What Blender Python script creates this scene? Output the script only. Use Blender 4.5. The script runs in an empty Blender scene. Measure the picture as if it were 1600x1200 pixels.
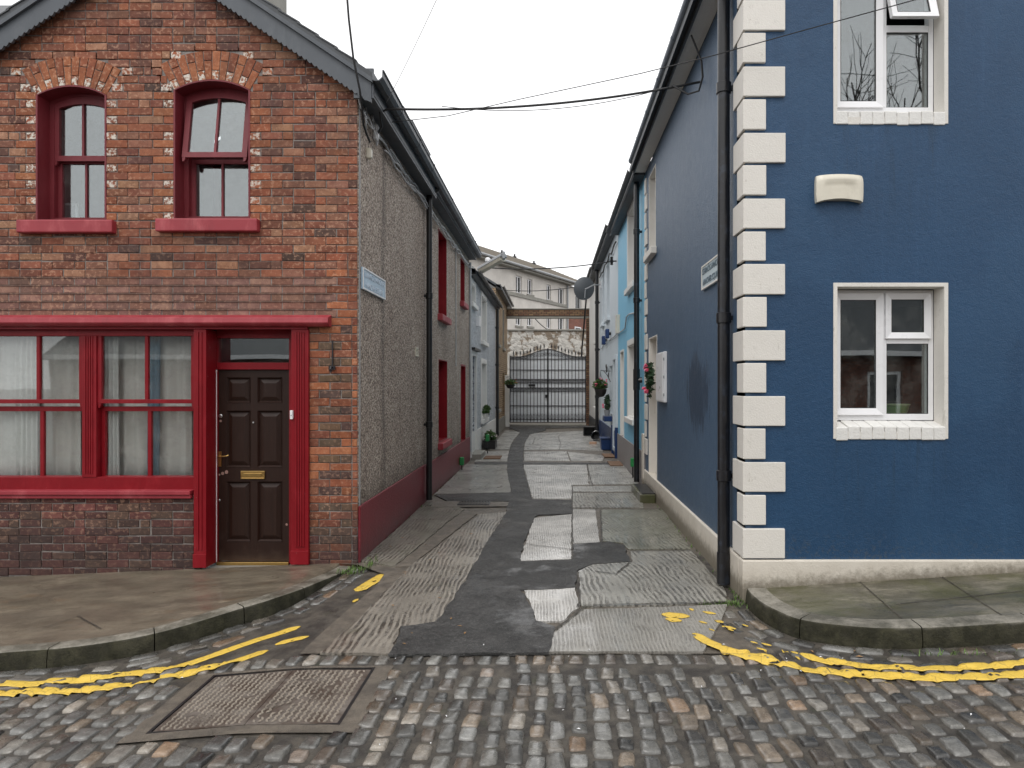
import bpy, bmesh, math, random
import numpy as np
from mathutils import Vector, Matrix, noise as mnoise
R = math.radians
C = bpy.context.scene.collection
scene = bpy.context.scene
rnd = random.Random(7)

# ------------------------------------------------------------------ camera, sky, sun, exposure
EYE = 1.83
FPX = 1600 * 24 / 36            # focal length in photo pixels
CX, CY = 862.0, 600.0           # principal point in photo pixels (lens shifted sideways)
cam_data = bpy.data.cameras.new("camera")
cam_data.lens = 24; cam_data.sensor_width = 36
cam_data.shift_x = -(CX - 800) / 1600
cam_data.clip_end = 2000
cam = bpy.data.objects.new("camera", cam_data); C.objects.link(cam)
cam.location = (0, 0, EYE); cam.rotation_euler = (R(90), 0, 0)
scene.camera = cam

SUN_EL, SUN_AZ = R(58), R(200)
world = bpy.data.worlds.new("World"); scene.world = world; world.use_nodes = True
wn = world.node_tree; wn.nodes.clear()
sky = wn.nodes.new("ShaderNodeTexSky"); sky.sky_type = 'NISHITA'; sky.sun_disc = False
sky.sun_elevation = SUN_EL; sky.sun_rotation = SUN_AZ
sky.air_density = 1.0; sky.dust_density = 4.0; sky.ozone_density = 1.0
hs = wn.nodes.new("ShaderNodeHueSaturation"); hs.inputs['Saturation'].default_value = 0.1
mx = wn.nodes.new("ShaderNodeMixRGB"); mx.inputs[0].default_value = 0.75
mx.inputs[2].default_value = (13.4, 13.4, 13.5, 1)      # the even grey of the cloud layer
bg = wn.nodes.new("ShaderNodeBackground"); bg.inputs[1].default_value = 0.1
wo = wn.nodes.new("ShaderNodeOutputWorld")
wn.links.new(sky.outputs[0], hs.inputs['Color']); wn.links.new(hs.outputs[0], mx.inputs[1])
wn.links.new(mx.outputs[0], bg.inputs[0]); wn.links.new(bg.outputs[0], wo.inputs[0])
sl = bpy.data.lights.new("sun", 'SUN'); sl.energy = 0.7; sl.angle = R(25); sl.color = (1, .97, .93)
so = bpy.data.objects.new("sun", sl); C.objects.link(so)
so.rotation_euler = (R(32), 0, R(-20)); so.location = (0, -10, 30)

scene.view_settings.view_transform = 'Standard'; scene.view_settings.look = 'None'
scene.view_settings.gamma = 1; scene.view_settings.use_curve_mapping = False
scene.view_settings.exposure = 0.42
scene.render.engine = 'CYCLES'
scene.cycles.use_denoising = True
scene.cycles.max_bounces = 10; scene.cycles.diffuse_bounces = 7; scene.cycles.transparent_max_bounces = 12
scene.cycles.sample_clamp_indirect = 6

# ------------------------------------------------------------------ pixel <-> place (survey of the photograph)
def PX(px, d): return (px - CX) / FPX * d
def PZ(py, d): return EYE + (CY - py) / FPX * d
def P3(px, py, d): return Vector((PX(px, d), d, PZ(py, d)))
YL, YR = 7.0, 5.785             # street fronts of the brick and the blue house
XL, XR = -1.985, 1.64           # the two sides of the lane
def LX(px, d=YL): return PX(px, d)
def LZ(py, d=YL): return PZ(py, d)
def zs(x):                      # cross fall of the street
    if x < -1.6: return 0.085 * (x + 1.6) if x > -7 else 0.085 * -5.4
    if x > 1.3: return min(0.04 * (x - 1.3), .25)
    return 0.0
def gp(px, py, zoff=0.0, zf=zs):
    x = 0.0; d = 5.0
    for _ in range(25):
        z = zf(x) + zoff
        d = (EYE - z) * FPX / (py - CY); x = PX(px, d)
    return x, d

# ------------------------------------------------------------------ objects
ORG = {}
def setp(o, label=None, cat=None, group=None, kind=None):
    if label: o['label'] = label
    if cat: o['category'] = cat
    if group: o['group'] = group
    if kind: o['kind'] = kind
    return o
def thing(name, label, cat, loc=(0, 0, 0), group=None):
    o = bpy.data.objects.new(name, None); C.objects.link(o); o.location = loc
    o.empty_display_size = .2
    ORG[o.name] = Vector(loc)
    return setp(o, label, cat, group)

class MB:
    """collects faces, then links them as ONE mesh object"""
    def __init__(s): s.v = []; s.f = []; s.m = []; s.c = []; s.mi = 0; s.col = None
    def add(s, vs, fs):
        b = len(s.v); s.v += [tuple(p) for p in vs]
        for f in fs:
            s.f.append([b + i for i in f]); s.m.append(s.mi); s.c.append(s.col)
        return s
    def box(s, x0, x1, y0, y1, z0, z1):
        return s.add([(x0,y0,z0),(x1,y0,z0),(x1,y1,z0),(x0,y1,z0),(x0,y0,z1),(x1,y0,z1),(x1,y1,z1),(x0,y1,z1)],
                     [(0,3,2,1),(4,5,6,7),(0,1,5,4),(1,2,6,5),(2,3,7,6),(3,0,4,7)])
    def tbox(s, T, u0, u1, v0, v1, w0, w1):
        return s.add([T(u,v,w) for w in (w0,w1) for (u,v) in ((u0,v0),(u1,v0),(u1,v1),(u0,v1))],
                     [(0,1,2,3),(7,6,5,4),(0,4,5,1),(1,5,6,2),(2,6,7,3),(3,7,4,0)])
    def prism(s, T, poly, w0, w1):
        n = len(poly)
        vs = [T(u,v,w0) for u,v in poly] + [T(u,v,w1) for u,v in poly]
        fs = [tuple(range(n)), tuple(range(2*n-1, n-1, -1))] + [(i, n+i, n+(i+1)%n, (i+1)%n) for i in range(n)]
        return s.add(vs, fs)
    def ring(s, T, outer, inner, w0, w1, wi=None):
        """a flat frame between two loops of the same length, w0 front, w1 back; wi: front depth at the inner edge"""
        n = len(outer); wi = w0 if wi is None else wi
        vs = [T(u,v,w0) for u,v in outer] + [T(u,v,wi) for u,v in inner] + [T(u,v,w1) for u,v in inner] + [T(u,v,w1) for u,v in outer]
        fs = []
        for i in range(n):
            j = (i+1) % n
            for a in range(4):
                b = (a+1) % 4
                fs.append((a*n+i, a*n+j, b*n+j, b*n+i))
        return s.add(vs, fs)
    def frame(s, T, u0, u1, v0, v1, t, w0, w1, tb=None, tt=None, wi=None):
        tb = t if tb is None else tb; tt = t if tt is None else tt
        return s.ring(T, [(u0,v0),(u1,v0),(u1,v1),(u0,v1)], [(u0+t,v0+tb),(u1-t,v0+tb),(u1-t,v1-tt),(u0+t,v1-tt)], w0, w1, wi)
    def tube(s, pts, r, n=8, cap=True):
        pts = [Vector(p) for p in pts]; rs = r if isinstance(r, (list, tuple)) else [r]*len(pts)
        vs = []; fs = []; prev = None
        for i, p in enumerate(pts):
            t = (pts[min(i+1, len(pts)-1)] - pts[max(i-1, 0)]).normalized()
            if prev is None:
                a = t.orthogonal().normalized()
            else:
                a = prev - t * prev.dot(t)
                a = a.normalized() if a.length > 1e-6 else t.orthogonal().normalized()
            prev = a; b = t.cross(a)
            for k in range(n):
                an = 2*math.pi*k/n
                vs.append(p + (a*math.cos(an) + b*math.sin(an))*rs[i])
        for i in range(len(pts)-1):
            for k in range(n):
                k2 = (k+1) % n
                fs.append((i*n+k, i*n+k2, (i+1)*n+k2, (i+1)*n+k))
        if cap: fs += [tuple(range(n-1,-1,-1)), tuple((len(pts)-1)*n+k for k in range(n))]
        return s.add(vs, fs)
    def lathe(s, prof, cen, axis=Vector((0,0,1)), n=20):
        """prof: (radius, height along axis)"""
        axis = Vector(axis).normalized(); a = axis.orthogonal().normalized(); b = axis.cross(a); cen = Vector(cen)
        vs = []; fs = []
        for r, h in prof:
            for k in range(n):
                an = 2*math.pi*k/n
                vs.append(cen + axis*h + (a*math.cos(an)+b*math.sin(an))*max(r, 1e-4))
        for i in range(len(prof)-1):
            for k in range(n):
                k2 = (k+1) % n
                fs.append((i*n+k, i*n+k2, (i+1)*n+k2, (i+1)*n+k))
        fs += [tuple(range(n-1,-1,-1)), tuple((len(prof)-1)*n+k for k in range(n))]
        return s.add(vs, fs)
    def build(s, name, mats, parent=None, smooth=False, bevel=0, recalc=True, kind=None, label=None, cat=None, group=None):
        org = ORG[parent.name] if parent is not None else Vector((0,0,0))
        me = bpy.data.meshes.new(name)
        me.from_pydata([(x-org.x, y-org.y, z-org.z) for x,y,z in s.v], [], s.f)
        if not isinstance(mats, (list, tuple)): mats = [mats]
        for m in mats: me.materials.append(m)
        me.polygons.foreach_set('material_index', s.m)
        if any(c is not None for c in s.c):
            at = me.attributes.new('Col', 'FLOAT_COLOR', 'CORNER')
            arr = np.ones((len(me.loops), 4), dtype=np.float32); k = 0
            for f, c in zip(s.f, s.c):
                if c is not None: arr[k:k+len(f)] = c
                k += len(f)
            at.data.foreach_set('color', arr.ravel())
        if recalc:
            bm = bmesh.new(); bm.from_mesh(me); bmesh.ops.recalc_face_normals(bm, faces=bm.faces); bm.to_mesh(me); bm.free()
        if smooth:
            me.polygons.foreach_set('use_smooth', [True]*len(me.polygons))
            if smooth != 'all':
                try: me.set_sharp_from_angle(angle=R(40))
                except Exception: pass
        me.update()
        o = bpy.data.objects.new(name, me); C.objects.link(o)
        if parent is not None: o.parent = parent
        ORG[o.name] = org
        if bevel:
            b = o.modifiers.new('edge', 'BEVEL'); b.width = bevel; b.segments = 2; b.limit_method = 'ANGLE'; b.angle_limit = R(40)
            b.use_clamp_overlap = True
        return setp(o, label, cat, group, kind)

def TF(y0):                      # a wall facing the street (towards -y); w goes into the wall
    return lambda u, v, w: (u, y0 + w, v)
def TLL(x0): return lambda u, v, w: (x0 - w, u, v)     # left wall of the lane
def TLR(x0): return lambda u, v, w: (x0 + w, u, v)     # right wall of the lane
def arch(u0, u1, v0, vs, rise, n=14):
    """loop: bottom left, bottom right, then the arch from right to left"""
    h = (u1-u0)/2; c = (u0+u1)/2
    pts = [(u0, v0), (u1, v0)]
    if rise <= 0: return pts + [(u1 + (u0-u1)*i/(n-1), vs) for i in range(n)]
    r = (h*h + rise*rise)/(2*rise); a = math.asin(min(1, h/r))
    for i in range(n):
        t = a - 2*a*i/(n-1)
        pts.append((c + r*math.sin(t), vs + rise - r + r*math.cos(t)))
    return pts
def wall(mb, T, u0, u1, v0, v1, holes=(), th=.22, step=None):
    us = sorted({u0, u1, *[h[0] for h in holes], *[h[1] for h in holes]})
    vs = sorted({v0, v1, *[h[2] for h in holes], *[h[3] for h in holes]})
    us = [u for u in us if u0-1e-6 <= u <= u1+1e-6]; vs = [v for v in vs if v0-1e-6 <= v <= v1+1e-6]
    for i in range(len(us)-1):
        for j in range(len(vs)-1):
            cu, cv = (us[i]+us[i+1])/2, (vs[j]+vs[j+1])/2
            if any(h[0] < cu < h[1] and h[2] < cv < h[3] for h in holes): continue
            for w in (0, th):
                mb.add([T(us[i],vs[j],w),T(us[i+1],vs[j],w),T(us[i+1],vs[j+1],w),T(us[i],vs[j+1],w)], [(0,1,2,3)])
    for (a, b, c, d) in list(holes) + [(u0, u1, v0, v1)]:
        for (p, q) in (((a,c),(b,c)), ((b,c),(b,d)), ((b,d),(a,d)), ((a,d),(a,c))):
            mb.add([T(p[0],p[1],0),T(q[0],q[1],0),T(q[0],q[1],th),T(p[0],p[1],th)], [(0,1,2,3)])
    return mb
def catenary(a, b, sag, n=24):
    a, b = Vector(a), Vector(b)
    return [a.lerp(b, i/n) - Vector((0,0,sag*4*(i/n)*(1-i/n))) for i in range(n+1)]
def text_mesh(name, body, mat, parent, T, u, v, size, w, depth=.003, flip=False, space=1.0):
    cu = bpy.data.curves.new('lettering', 'FONT'); cu.body = body; cu.size = size; cu.align_x = 'CENTER'; cu.extrude = depth
    cu.resolution_u = 3; cu.space_character = space
    o = bpy.data.objects.new('lettering', cu); C.objects.link(o)
    dg = bpy.context.evaluated_depsgraph_get(); me = bpy.data.meshes.new_from_object(o.evaluated_get(dg))
    bpy.data.objects.remove(o); org = ORG[parent.name]
    for vert in me.vertices:
        x = -vert.co.x if flip else vert.co.x
        p = Vector(T(u + x, v + vert.co.y, w - vert.co.z)); vert.co = p - org
    me.materials.clear(); me.materials.append(mat)
    ob = bpy.data.objects.new(name, me); C.objects.link(ob); ob.parent = parent; ORG[ob.name] = org
    return ob

# ------------------------------------------------------------------ materials
class NT:
    def __init__(s, name):
        s.mat = bpy.data.materials.new(name); s.mat.use_nodes = True
        s.t = s.mat.node_tree; s.n = s.t.nodes; s.n.clear()
        s.out = s.n.new('ShaderNodeOutputMaterial')
        s.geo = None
    def link(s, a, inp):
        if hasattr(a, 'default_value') or hasattr(a, 'is_linked'): s.t.links.new(a, inp)
        else:
            if inp.type == 'RGBA' and not hasattr(a, '__len__'): a = (a, a, a, 1)
            if hasattr(a, '__len__') and inp.type == 'RGBA' and len(a) == 3: a = (*a, 1)
            inp.default_value = a
    def pos(s):
        if s.geo is None: s.geo = s.n.new('ShaderNodeNewGeometry')
        return s.geo.outputs['Position']
    def normal(s):
        s.pos(); return s.geo.outputs['Normal']
    def rpi(s):
        s.pos(); return s.geo.outputs['Random Per Island']
    def xyz(s, v=None):
        n = s.n.new('ShaderNodeSeparateXYZ'); s.link(v or s.pos(), n.inputs[0]); return n.outputs
    def comb(s, x, y, z):
        n = s.n.new('ShaderNodeCombineXYZ')
        for i, a in enumerate((x, y, z)): s.link(a, n.inputs[i])
        return n.outputs[0]
    def mapv(s, scale=(1,1,1), loc=(0,0,0), rot=(0,0,0), v=None):
        n = s.n.new('ShaderNodeMapping'); s.link(v or s.pos(), n.inputs[0])
        n.inputs['Scale'].default_value = scale; n.inputs['Location'].default_value = loc; n.inputs['Rotation'].default_value = rot
        return n.outputs[0]
    def noise(s, scale, detail=4, rough=.55, v=None, dist=0):
        n = s.n.new('ShaderNodeTexNoise'); s.link(v or s.pos(), n.inputs['Vector'])
        n.inputs['Scale'].default_value = scale; n.inputs['Detail'].default_value = detail; n.inputs['Roughness'].default_value = rough
        n.inputs['Distortion'].default_value = dist
        return n.outputs['Fac']
    def vor(s, scale, v=None, feat='F1', out='Distance'):
        n = s.n.new('ShaderNodeTexVoronoi'); s.link(v or s.pos(), n.inputs['Vector']); n.feature = feat
        n.inputs['Scale'].default_value = scale
        return n.outputs[out]
    def ramp(s, f, *stops):
        n = s.n.new('ShaderNodeValToRGB'); s.link(f, n.inputs[0]); e = n.color_ramp.elements
        while len(e) < len(stops): e.new(.5)
        for k, (p, c) in enumerate(stops):
            e[k].position = p; e[k].color = (c, c, c, 1) if not hasattr(c, '__len__') else (*c[:3], 1)
        return n.outputs[0]
    def step(s, f, a, b):
        n = s.n.new('ShaderNodeMapRange'); s.link(f, n.inputs[0]); n.inputs[1].default_value = a; n.inputs[2].default_value = b
        n.interpolation_type = 'SMOOTHSTEP'
        return n.outputs[0]
    def mix(s, f, a, b, mode='MIX'):
        n = s.n.new('ShaderNodeMixRGB'); n.blend_type = mode
        s.link(f, n.inputs[0]); s.link(a, n.inputs[1]); s.link(b, n.inputs[2]); return n.outputs[0]
    def math(s, op, a, b=0.0, c=None):
        n = s.n.new('ShaderNodeMath'); n.operation = op; s.link(a, n.inputs[0]); s.link(b, n.inputs[1])
        if c is not None: s.link(c, n.inputs[2])
        return n.outputs[0]
    def attr(s, name):
        n = s.n.new('ShaderNodeAttribute'); n.attribute_name = name; return n
    def bump(s, h, dist, strength=1.0, nrm=None):
        n = s.n.new('ShaderNodeBump'); s.link(h, n.inputs['Height']); n.inputs['Distance'].default_value = dist
        n.inputs['Strength'].default_value = strength
        if nrm is not None: s.link(nrm, n.inputs['Normal'])
        return n.outputs[0]
    def done(s, color, rough=.6, bump=None, metal=0, spec=.5, wet=None):
        p = s.n.new('ShaderNodeBsdfPrincipled')
        s.link(color, p.inputs['Base Color']); s.link(rough, p.inputs['Roughness']); s.link(metal, p.inputs['Metallic'])
        s.link(spec, p.inputs['Specular IOR Level'])
        if bump is not None: s.link(bump, p.inputs['Normal'])
        if wet is not None: s.link(wet, p.inputs['Coat Weight']); p.inputs['Coat Roughness'].default_value = .10; p.inputs['Coat IOR'].default_value = 1.33
        s.t.links.new(p.outputs[0], s.out.inputs[0]); return s.mat

def simple(name, col, rough=.5, metal=0, var=.18, scale=9, bumpd=.0006, bscale=60, spec=.5, dirt=None, dirtamt=.5):
    """one paint or plastic: slight mottling, a little grain, optional dirt patches"""
    n = NT(name)
    f = n.noise(scale, 5, .6)
    c = n.mix(f, tuple(x*(1-var) for x in col), tuple(min(1, x*(1+var)) for x in col))
    if dirt is not None:
        d = n.step(n.noise(scale*.7, 6, .7, v=n.mapv(loc=(3,7,1))), .52, .72)
        c = n.mix(n.math('MULTIPLY', d, dirtamt), c, dirt)
    r = n.math('ADD', rough - .08, n.math('MULTIPLY', n.noise(scale*2.3, 3), .16))
    return n.done(c, r, n.bump(n.noise(bscale, 4, .6), bumpd), metal, spec)

def painted(name, col, rough=.42, chip=(.5,.42,.38), chipamt=.5, faded=None, spec=.5, streak=True):
    """old gloss paint on wood: fading, brush grain, chips"""
    n = NT(name)
    a = n.noise(2.5, 5, .6); g = n.noise(34, 4, .7, v=n.mapv((1,1,.12)))
    c = n.mix(a, tuple(x*.8 for x in col), tuple(x*1.15 for x in col))
    if faded: c = n.mix(n.step(n.noise(5, 6, .7, v=n.mapv((1,1,.4), (2,5,9))), .48, .75), c, faded)
    ch = n.step(n.noise(26, 6, .75, v=n.mapv(loc=(8,2,4))), .665, .70)
    gr = n.step(n.noise(3.3, 6, .75, v=n.mapv((1.4,1,.35), (1,6,8))), .54, .72)
    c = n.mix(n.math('MULTIPLY', gr, .38), c, tuple(x*.35+.006 for x in col))
    c = n.mix(n.math('MULTIPLY', ch, chipamt), c, chip)
    c = n.mix(n.math('MULTIPLY', n.step(g, .55, .8), .25), c, tuple(x*.5 for x in col))
    r = n.math('ADD', rough - .1, n.math('MULTIPLY', n.noise(11, 4), .22))
    h = n.math('SUBTRACT', n.math('MULTIPLY', g, .5), n.math('MULTIPLY', ch, .8))
    return n.done(c, r, n.bump(h, .0025, .7), spec=spec)

def m_brick(name='brick', rough=.8, bright=1.0, soot=None):
    n = NT(name)
    at = n.attr('Col'); base = at.outputs['Color']; paint = at.outputs['Alpha']
    f1 = n.noise(9, 6, .65); f2 = n.noise(40, 5, .7); f3 = n.noise(26, 4, .6, v=n.mapv(loc=(4,4,4)))
    c = n.mix(n.step(f1, .36, .66), n.mix(.6, base, n.mix(1, base, (.55,.47,.46), 'MULTIPLY')), base)
    c = n.mix(n.math('MULTIPLY', n.step(f2, .54, .70), .55), c, n.mix(1, base, (.40,.33,.33), 'MULTIPLY'))
    big = n.step(n.noise(1.1, 4, .6, v=n.mapv(loc=(6,0,2))), .40, .60)
    sp = n.math('MULTIPLY', n.step(f3, .53, .60), n.math('ADD', .35, n.math('MULTIPLY', big, .5)))
    c = n.mix(sp, c, n.mix(.5, base, (.56,.33,.22)))                                   # spalled pale faces
    c = n.mix(n.math('MULTIPLY', n.step(n.noise(75, 3, .6), .60, .68), .6), c, (.035,.03,.03))
    w = n.math('MULTIPLY', paint, n.step(n.noise(24, 6, .75, v=n.mapv(loc=(1,9,3))), .49, .53))
    c = n.mix(w, c, (.62,.57,.50))
    if soot:
        # damp staining near the pavement and under the sill
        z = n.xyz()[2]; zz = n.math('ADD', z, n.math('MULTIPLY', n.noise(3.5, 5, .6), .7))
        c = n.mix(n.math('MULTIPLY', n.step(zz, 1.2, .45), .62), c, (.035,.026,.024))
        st = n.noise(2.1, 5, .65, v=n.mapv((1.6,1,.5)))
        c = n.mix(n.math('MULTIPLY', n.step(st, .5, .78), .5), c, (.06,.045,.042))
    h = n.math('ADD', n.math('MULTIPLY', f2, .6), n.math('MULTIPLY', n.noise(130, 3), .4))
    return n.done(c, rough, n.bump(h, .006, .8), spec=.3)

def m_mortar(name='mortar', a=(.29,.26,.24), b=(.13,.118,.11)):
    n = NT(name)
    c = n.mix(n.step(n.noise(6, 6, .65), .35, .7), a, b)
    c = n.mix(n.math('MULTIPLY', n.step(n.noise(60, 3), .6, .7), .5), c, (.3,.28,.26))
    return n.done(c, .9, n.bump(n.noise(110, 4), .004), spec=.2)

def m_pebble(name, base, dark, light, scale=62, patch=(.6,.55,.5), stain=None):
    """pebbledash: stones of many tones thrown on a wet render"""
    n = NT(name)
    d = n.vor(scale); cn = n.n.new('ShaderNodeTexVoronoi'); n.link(n.pos(), cn.inputs['Vector']); cn.inputs['Scale'].default_value = scale
    tone = n.xyz(cn.outputs['Color'])[0]
    c = n.ramp(tone, (0, dark), (.32, base), (.72, base), (.97, light))
    c = n.mix(n.math('MULTIPLY', n.step(d, .45, .78), .8), c, tuple(x*.6 for x in dark))
    c = n.mix(n.math('MULTIPLY', n.step(n.noise(1.3, 6, .62, v=n.mapv((1,1,.55))), .40, .75), .55), c, n.mix(1, c, patch, 'MULTIPLY'))
    c = n.mix(n.math('MULTIPLY', n.step(n.noise(14, 4, .6), .56, .7), .45), c, n.mix(1, c, (.55,.52,.5), 'MULTIPLY'))
    if stain: c = stain(n, c)
    h = n.math('SUBTRACT', 1.0, d)
    return n.done(c, .78, n.bump(n.math('ADD', h, n.math('MULTIPLY', n.noise(30, 3), .5)), .008, .8), spec=.35)

def m_render(name, col, rough=.5, grain=95, gdist=.006, mott=.16, spec=.45, extra=None):
    n = NT(name)
    c = n.mix(n.noise(1.1, 6, .62), tuple(x*(1-mott) for x in col), tuple(x*(1+mott) for x in col))
    c = n.mix(n.math('MULTIPLY', n.step(n.noise(7, 5, .7, v=n.mapv((1.5,1.5,.25))), .5, .8), .3), c, tuple(min(1, x*1.25+.012) for x in col))
    c = n.mix(n.math('MULTIPLY', n.step(n.noise(grain, 4, .7), .60, .76), .35), c, tuple(x*.6 for x in col))
    if extra: c = extra(n, c)
    h = n.math('ADD', n.noise(grain, 5, .65), n.math('MULTIPLY', n.noise(18, 3), .8))
    r = n.math('ADD', rough - .07, n.math('MULTIPLY', n.noise(9, 4), .14))
    return n.done(c, r, n.bump(h, gdist, .8), spec=spec)

def m_glass(name='glass', tint=(.82,.86,.86), f0=.15, dirty=.08, rough=.012):
    n = NT(name)
    tr = n.n.new('ShaderNodeBsdfTransparent'); tr.inputs[0].default_value = (*tint, 1)
    gl = n.n.new('ShaderNodeBsdfGlossy'); gl.inputs[0].default_value = (.92,.95,.96,1); gl.inputs['Roughness'].default_value = rough
    bp = n.bump(n.noise(2.2, 2, .4), .004, .10); n.link(bp, gl.inputs['Normal'])
    n.pos(); vm = n.n.new('ShaderNodeVectorMath'); vm.operation = 'DOT_PRODUCT'
    n.t.links.new(n.geo.outputs['Incoming'], vm.inputs[0]); n.t.links.new(n.geo.outputs['Normal'], vm.inputs[1])
    cs = n.math('SUBTRACT', 1.0, n.math('ABSOLUTE', vm.outputs['Value']))
    fres = n.math('ADD', f0, n.math('MULTIPLY', n.math('POWER', cs, 5.0), 1 - f0))      # same from both faces of the pane
    df = n.n.new('ShaderNodeBsdfDiffuse'); df.inputs[0].default_value = (.45,.45,.42,1)
    m1 = n.n.new('ShaderNodeMixShader'); m2 = n.n.new('ShaderNodeMixShader')
    n.link(n.math('MINIMUM', fres, .95), m1.inputs[0])
    n.t.links.new(tr.outputs[0], m1.inputs[1]); n.t.links.new(gl.outputs[0], m1.inputs[2])
    n.link(n.math('MULTIPLY', n.step(n.noise(5, 6, .7), .42, .8), dirty), m2.inputs[0])
    n.t.links.new(m1.outputs[0], m2.inputs[1]); n.t.links.new(df.outputs[0], m2.inputs[2])
    n.t.links.new(m2.outputs[0], n.out.inputs[0]); return n.mat

def m_cloth(name='net', col=(.62,.63,.62)):
    n = NT(name)
    c = n.mix(n.noise(3, 4, .6, v=n.mapv((6,6,.3))), tuple(x*.75 for x in col), col)
    return n.done(c, .9, n.bump(n.noise(300, 2), .0005), spec=.1)

RED = (.30, .010, .020)
M = dict(
    red = painted('red_gloss_paint', (.205,.0045,.010), .42, (.50,.34,.33), .75, faded=(.26,.013,.02), spec=.28),
    redlip = painted('weathered_red_paint', (.30,.026,.038), .5, (.13,.05,.05), .7, faded=(.42,.08,.09)),
    redold = painted('dull_red_paint', (.155,.012,.019), .55, (.4,.3,.28), .4, faded=(.19,.022,.03)),
    redplinth = None,
    brick = m_brick('brick', soot=True), brickplain = m_brick('brick_plain'),
    mortar = m_mortar(),
    slate = simple('roof_slate', (.055,.06,.066), .55, var=.4, scale=6, bumpd=.004, bscale=20),
    barge = painted('grey_painted_board', (.075,.085,.098), .5, (.16,.16,.16), .5, faded=(.10,.11,.122)),
    blackp = simple('black_pipe_paint', (.010,.010,.012), .32, var=.4, scale=14, bumpd=.0015, bscale=30, dirt=(.05,.07,.11), dirtamt=.35),
    black = simple('black_metal', (.012,.012,.013), .4, var=.4),
    iron = simple('wrought_iron', (.016,.014,.017), .45, var=.5, scale=20, metal=.0),
    door = None,
    brass = simple('brass', (.55,.36,.13), .32, metal=1, var=.25, scale=30),
    steel = simple('steel', (.5,.5,.5), .3, metal=1),
    white = simple('white_plastic', (.76,.76,.77), .3, var=.04, scale=4, bumpd=.0003),
    cream = simple('cream_plastic', (.64,.60,.50), .35, var=.07, scale=7, bumpd=.0006, dirt=(.4,.37,.3), dirtamt=.35),
    quoin = None, plinth = None,
    whitewall = m_render('white_masonry_paint', (.70,.69,.66), .6, 60, .006, .08),
    gasket = simple('black_gasket', (.012,.012,.012), .5),
    glass = m_glass(), glassd = m_glass('shop_glass', (.9,.91,.9), .075, .12),
    fardark = simple('dark_room', (.02,.022,.025), .25, var=.6, scale=1.2),
    net = m_cloth('net_curtain_cloth', (.66,.67,.66)), blind = m_cloth('blind_cloth', (.72,.72,.69)),
    room = simple('room_plaster', (.16,.155,.15), .9, var=.1),
    wood = simple('weathered_wood', (.16,.10,.06), .7, var=.3, scale=20),
    concrete = simple('concrete', (.26,.25,.22), .7, var=.25, scale=4, bumpd=.004, bscale=50, dirt=(.1,.095,.085)),
    grey = simple('grey_plastic', (.30,.31,.32), .5, var=.1),
    green = simple('green_plastic', (.02,.22,.06), .45),
    bluep = simple('blue_plastic', (.009,.035,.12), .35, var=.2),
    cablem = simple('cable_sheath', (.012,.012,.013), .5), cableg = simple('grey_cable_sheath', (.42,.43,.44), .5, var=.3),
    leaf = simple('leaf_green', (.07,.13,.035), .5, var=.6, scale=60, bumpd=.001),
    pine = simple('dark_leaf_green', (.03,.07,.03), .5, var=.6, scale=60, bumpd=.001),
    pink = simple('pink_petals', (.75,.12,.22), .6, var=.3, scale=60),
    whitep = simple('white_petals', (.7,.62,.6), .6, var=.2, scale=60),
    rust = simple('rusty_mat', (.17,.10,.06), .85, var=.5, scale=30, bumpd=.003),
    deadleaf = simple('dead_leaf', (.30,.17,.07), .7, var=.4, scale=70),
    dish = simple('dish_grey_paint', (.10,.11,.12), .4, var=.12, scale=5),
    terracotta = simple('terracotta', (.35,.13,.07), .7, var=.2),
    bark = simple('bark', (.035,.028,.024), .9, var=.4),
    silver = simple('silver_car_paint', (.50,.52,.54), .25, metal=.3, var=.03),
    bluewood = painted('blue_gloss_paint', (.01,.035,.12), .35),
)
def plinth_red():
    n = NT('red_plinth_paint')
    c = n.mix(n.noise(2, 5), (.15,.012,.02), (.22,.02,.03))
    z = n.xyz()[2]
    d = n.step(n.math('ADD', z, n.math('MULTIPLY', n.noise(5, 6, .7), .45)), .55, .15)
    c = n.mix(n.math('MULTIPLY', d, .55), c, (.055,.02,.022))
    c = n.mix(n.math('MULTIPLY', n.step(n.noise(9, 5, .7, v=n.mapv((1,1,.2))), .55, .75), .35), c, (.30,.08,.09))
    return n.done(c, .42, n.bump(n.noise(40, 5), .006), spec=.5)
M['redplinth'] = plinth_red()
def door_mat():
    n = NT('dark_varnished_wood')
    g = n.noise(7, 6, .7, v=n.mapv((9,9,.5)))
    c = n.mix(g, (.010,.0042,.0028), (.034,.0135,.008))
    c = n.mix(n.math('MULTIPLY', n.step(n.noise(6, 6, .7), .58, .75), .4), c, (.05,.032,.025))
    z = n.xyz()[2]
    c = n.mix(n.math('MULTIPLY', n.step(n.math('ADD', z, n.math('MULTIPLY', n.noise(9, 5), .2)), .2, .02), .6), c, (.075,.05,.035))
    return n.done(c, n.math('ADD', .34, n.math('MULTIPLY', n.noise(8, 5), .3)), n.bump(g, .0012), spec=.3)
M['door'] = door_mat()
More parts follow.
